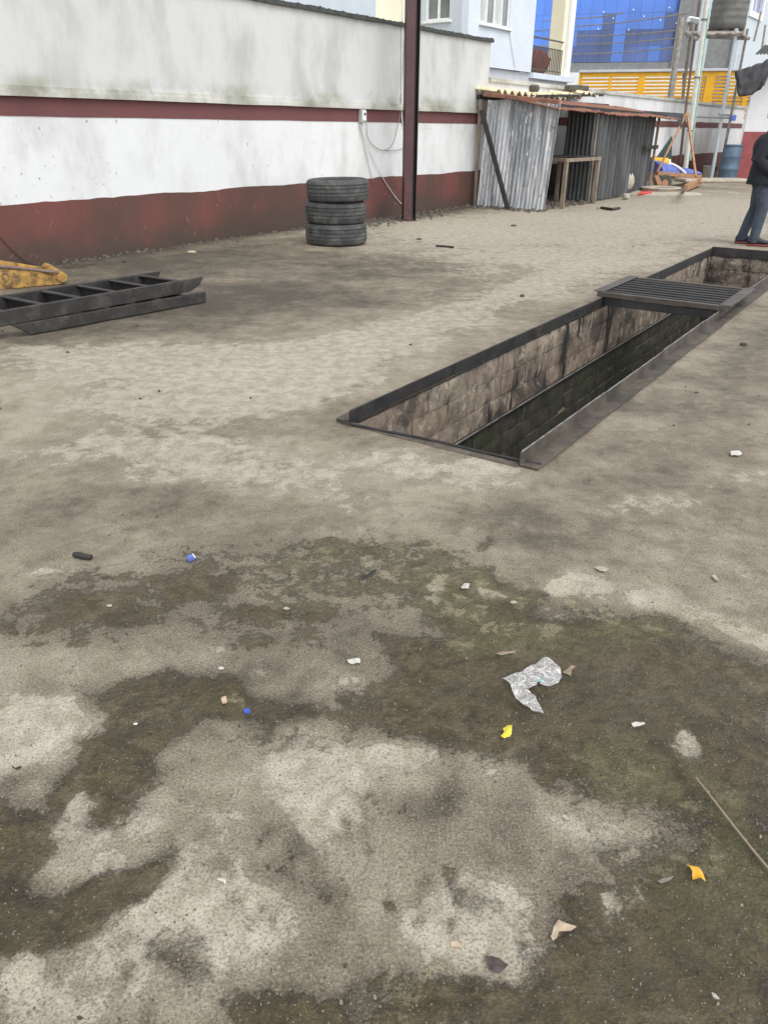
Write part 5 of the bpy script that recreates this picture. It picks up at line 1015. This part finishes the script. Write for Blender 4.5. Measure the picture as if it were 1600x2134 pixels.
scrap('paper_scrap', 'grey faded scrap near the orange wrapper', 'paper', [(1368, 1840), (1382, 1832), (1402, 1829), (1396, 1835), (1376, 1845)], L_['stone'], lift=.004, seed=21)
# caps and stubs
cb = thing('bottle_cap', 'crushed blue bottle cap at the left, above the algae', 'bottle cap', gp(398, 1172), 'blue caps'); cq = gp(398, 1172)
part(MB().lathe([(0, .0), (.012, 0), (.0145, .004), (.013, .022), (.011, .026), (0, .026)], cq + Vector((-.01, 0, .013)), 18, False, (.8, .3, .4), lambda r, z, k, j: r * (1 + .12 * (k % 2) * .3 + .12 * math.sin(k))), 'shell', 'blue_tarp', cb, 0, True)
part(MB().lathe([(.007, .0265), (.01, .028), (.011, .0265)], cq + Vector((-.01, 0, .013)), 18, False, (.8, .3, .4)), 'seal', 'white', cb)
scrap('bottle_cap', 'flat blue plastic cap near the beige ring', 'bottle cap', [(508, 1482), (514, 1478), (521, 1481), (522, 1486), (515, 1490), (509, 1488)], L_['blue'], 'blue caps', lift=.008, rough_=.002, th=.006)
cq = gp(467, 1466); MB().lathe([(.007, 0), (.0105, 0), (.011, .014), (.008, .014)], cq + Vector((-.005, 0, .0105)), 16, True, (.85, .2, .1)).build('cork_ring', L_['beige'], None, 0, True, 'small beige ring lying beside the flat blue cap', 'ring', None, None, cq)
cq = gp(173, 1164); MB().tube([cq + Vector((-.035, .01, .012)), cq + Vector((-.01, .002, .014)), cq + Vector((.012, -.006, .013)), cq + Vector((.04, -.01, .012))], [.011, .013, .012, .01], 10).build('rubber_stub', L_['dark'], None, 0, True, 'short black rubber stub on the floor at left', 'rubber stub', None, None, cq)
P = [gp(1449, 1620, .012), gp(1490, 1672, .008), gp(1530, 1724, .006), gp(1570, 1774, .006), gp(1640, 1858, .008)]
MB().tube(P, [.002, .0024, .0026, .0028, .003], 8).build('stick', L_['tan'], None, 0, True, 'long thin stick lying towards the right edge', 'stick', None, None, P[0])
P = [gp(454, 1832, .004), gp(462, 1833, .005), gp(468, 1836, .005), gp(470, 1842, .004)]; MB().tube(P, [.002, .004, .004, .002], 6).build('straw_bit', L_['white'], None, 0, True, 'tiny curved cream bit on the near floor', 'straw', None, None, P[0])
P = [gp(908, 512, .012), gp(925, 513, .012), gp(945, 515, .012)]; MB().tube(P, .014, 6).build('stick', L_['dark'], None, 0, True, 'short dark stick on the floor right of the tyres', 'stick', None, None, P[0])
for px, r_, m2, lb in (((873, 499), .045, 'dark', 'black lump on the floor below the maroon post'), ((1070, 471), .06, 'brown', 'dark lump on the floor in front of the tin shed'), ((400, 527), .07, 'beige', 'yellowish stone at the foot of the wall'), ((259, 546), .04, 'dark', 'dark stone by the cable at the wall foot'), ((1548, 718), .035, 'dark', 'dark chip on the floor right of the pit rail'), ((1245, 434), .03, 'dark', 'small dark stone in front of the timber table'), ((287, 679), .02, 'brown', 'tiny brown stone in front of the lower ramp'), ((228, 1262), .016, 'pale', 'pale pebble at the left below the algae'), ((460, 1392), .014, 'white', 'white pebble above the flat blue cap'), ((283, 1508), .01, 'white', 'white pebble left of the beige ring'), ((1070, 1255), .02, 'pale', 'long pale stone on the algae right of the white chip'), ((596, 1268), .018, 'pale', 'pale stone chip in the middle of the algae')):
    pebble(px, r_ * (.7 if px[1] < 900 else .5), L_[m2], lb, long=1.4, squash=.4)
P = [gp(1252, 433, .02), gp(1275, 436, .03), gp(1290, 434, .02)]; MB().tube(P, .03, 6).build('stick', L_['dark'], None, 0, True, 'dark broken stick lying in front of the dark shed sheets', 'stick', None, None, P[0])
# loose grit and rubble
M['gritstone'] = surf('grit_stone', (.22, .195, .155), .85, .35, 30)
def scatter(name, label, spots, mat, cat):
    b = MB(); rs = random.Random(11)
    for p, r_ in spots:
        a = rs.random() * 6.3; ca, sa = math.cos(a) * r_, math.sin(a) * r_; h_ = r_ * rs.uniform(.5, 1.0); l_ = rs.uniform(1, 1.7)
        q = [(l_, 0), (.3, .8), (-.9, .5), (-.7, -.6), (.4, -.8)]
        b.add([p + Vector((ca * x - sa * y, sa * x + ca * y, -.002)) for x, y in q] + [p + Vector((ca * x * .6 - sa * y * .6, sa * x * .6 + ca * y * .6, h_)) for x, y in q], [(5, 6, 7, 8, 9)] + [(i, (i + 1) % 5, 5 + (i + 1) % 5, 5 + i) for i in range(5)])
    return b.build(name, mat, None, 0, False, label, cat, None, 'stuff')
rs = random.Random(5); sp_ = []
def inpit(p):
    q = p - PO; u, v = q.dot(PD), q.dot(PN); return -.1 < u < PL + .2 and -.15 < v < PW + .2
for i in range(1300):
    x = rs.uniform(-20, 1620); y = 900 + 1234 * rs.random() ** .8; p = gp(x, y)
    if not inpit(p): sp_.append((p, rs.uniform(.0009, .0022) * (1 if rs.random() < .95 else 2.2)))
scatter('grit', 'pale grit strewn over the near concrete', sp_[:900], M['gritstone'], 'grit')
scatter('dark_grit', 'dark grit strewn over the near concrete', sp_[900:], L_['brown'], 'grit')
sp_ = []
for i in range(60):
    x = rs.uniform(0, 1600); y = rs.uniform(400, 900); p = gp(x, y)
    if not inpit(p) and (p - WA).dot(WN) > .1: sp_.append((p, rs.uniform(.004, .013) * (1 if rs.random() < .92 else 2)))
scatter('yard_chips', 'scattered dark chips over the far concrete', sp_, L_['brown'], 'chips')
sp_ = [(Wp(rs.uniform(-1, 10.8), abs(rs.gauss(0.03, .12)) + .01, 0), rs.uniform(.006, .034)) for i in range(380)] + [(Wp(7.5 + rs.gauss(0, .7), .3 + abs(rs.gauss(0, .25)), 0), rs.uniform(.012, .04)) for i in range(160)] + [(Wp(10.7 + rs.gauss(0, .2), rs.uniform(.1, 1.9), 0), rs.uniform(.012, .05)) for i in range(120)] + [(Wp(rs.uniform(11.3, 13.3), rs.uniform(.4, 1.9), 0), rs.uniform(.02, .07)) for i in range(120)]
scatter('wall_rubble', 'line of crumbled rubble along the foot of the wall', sp_, M['rubble'], 'rubble')
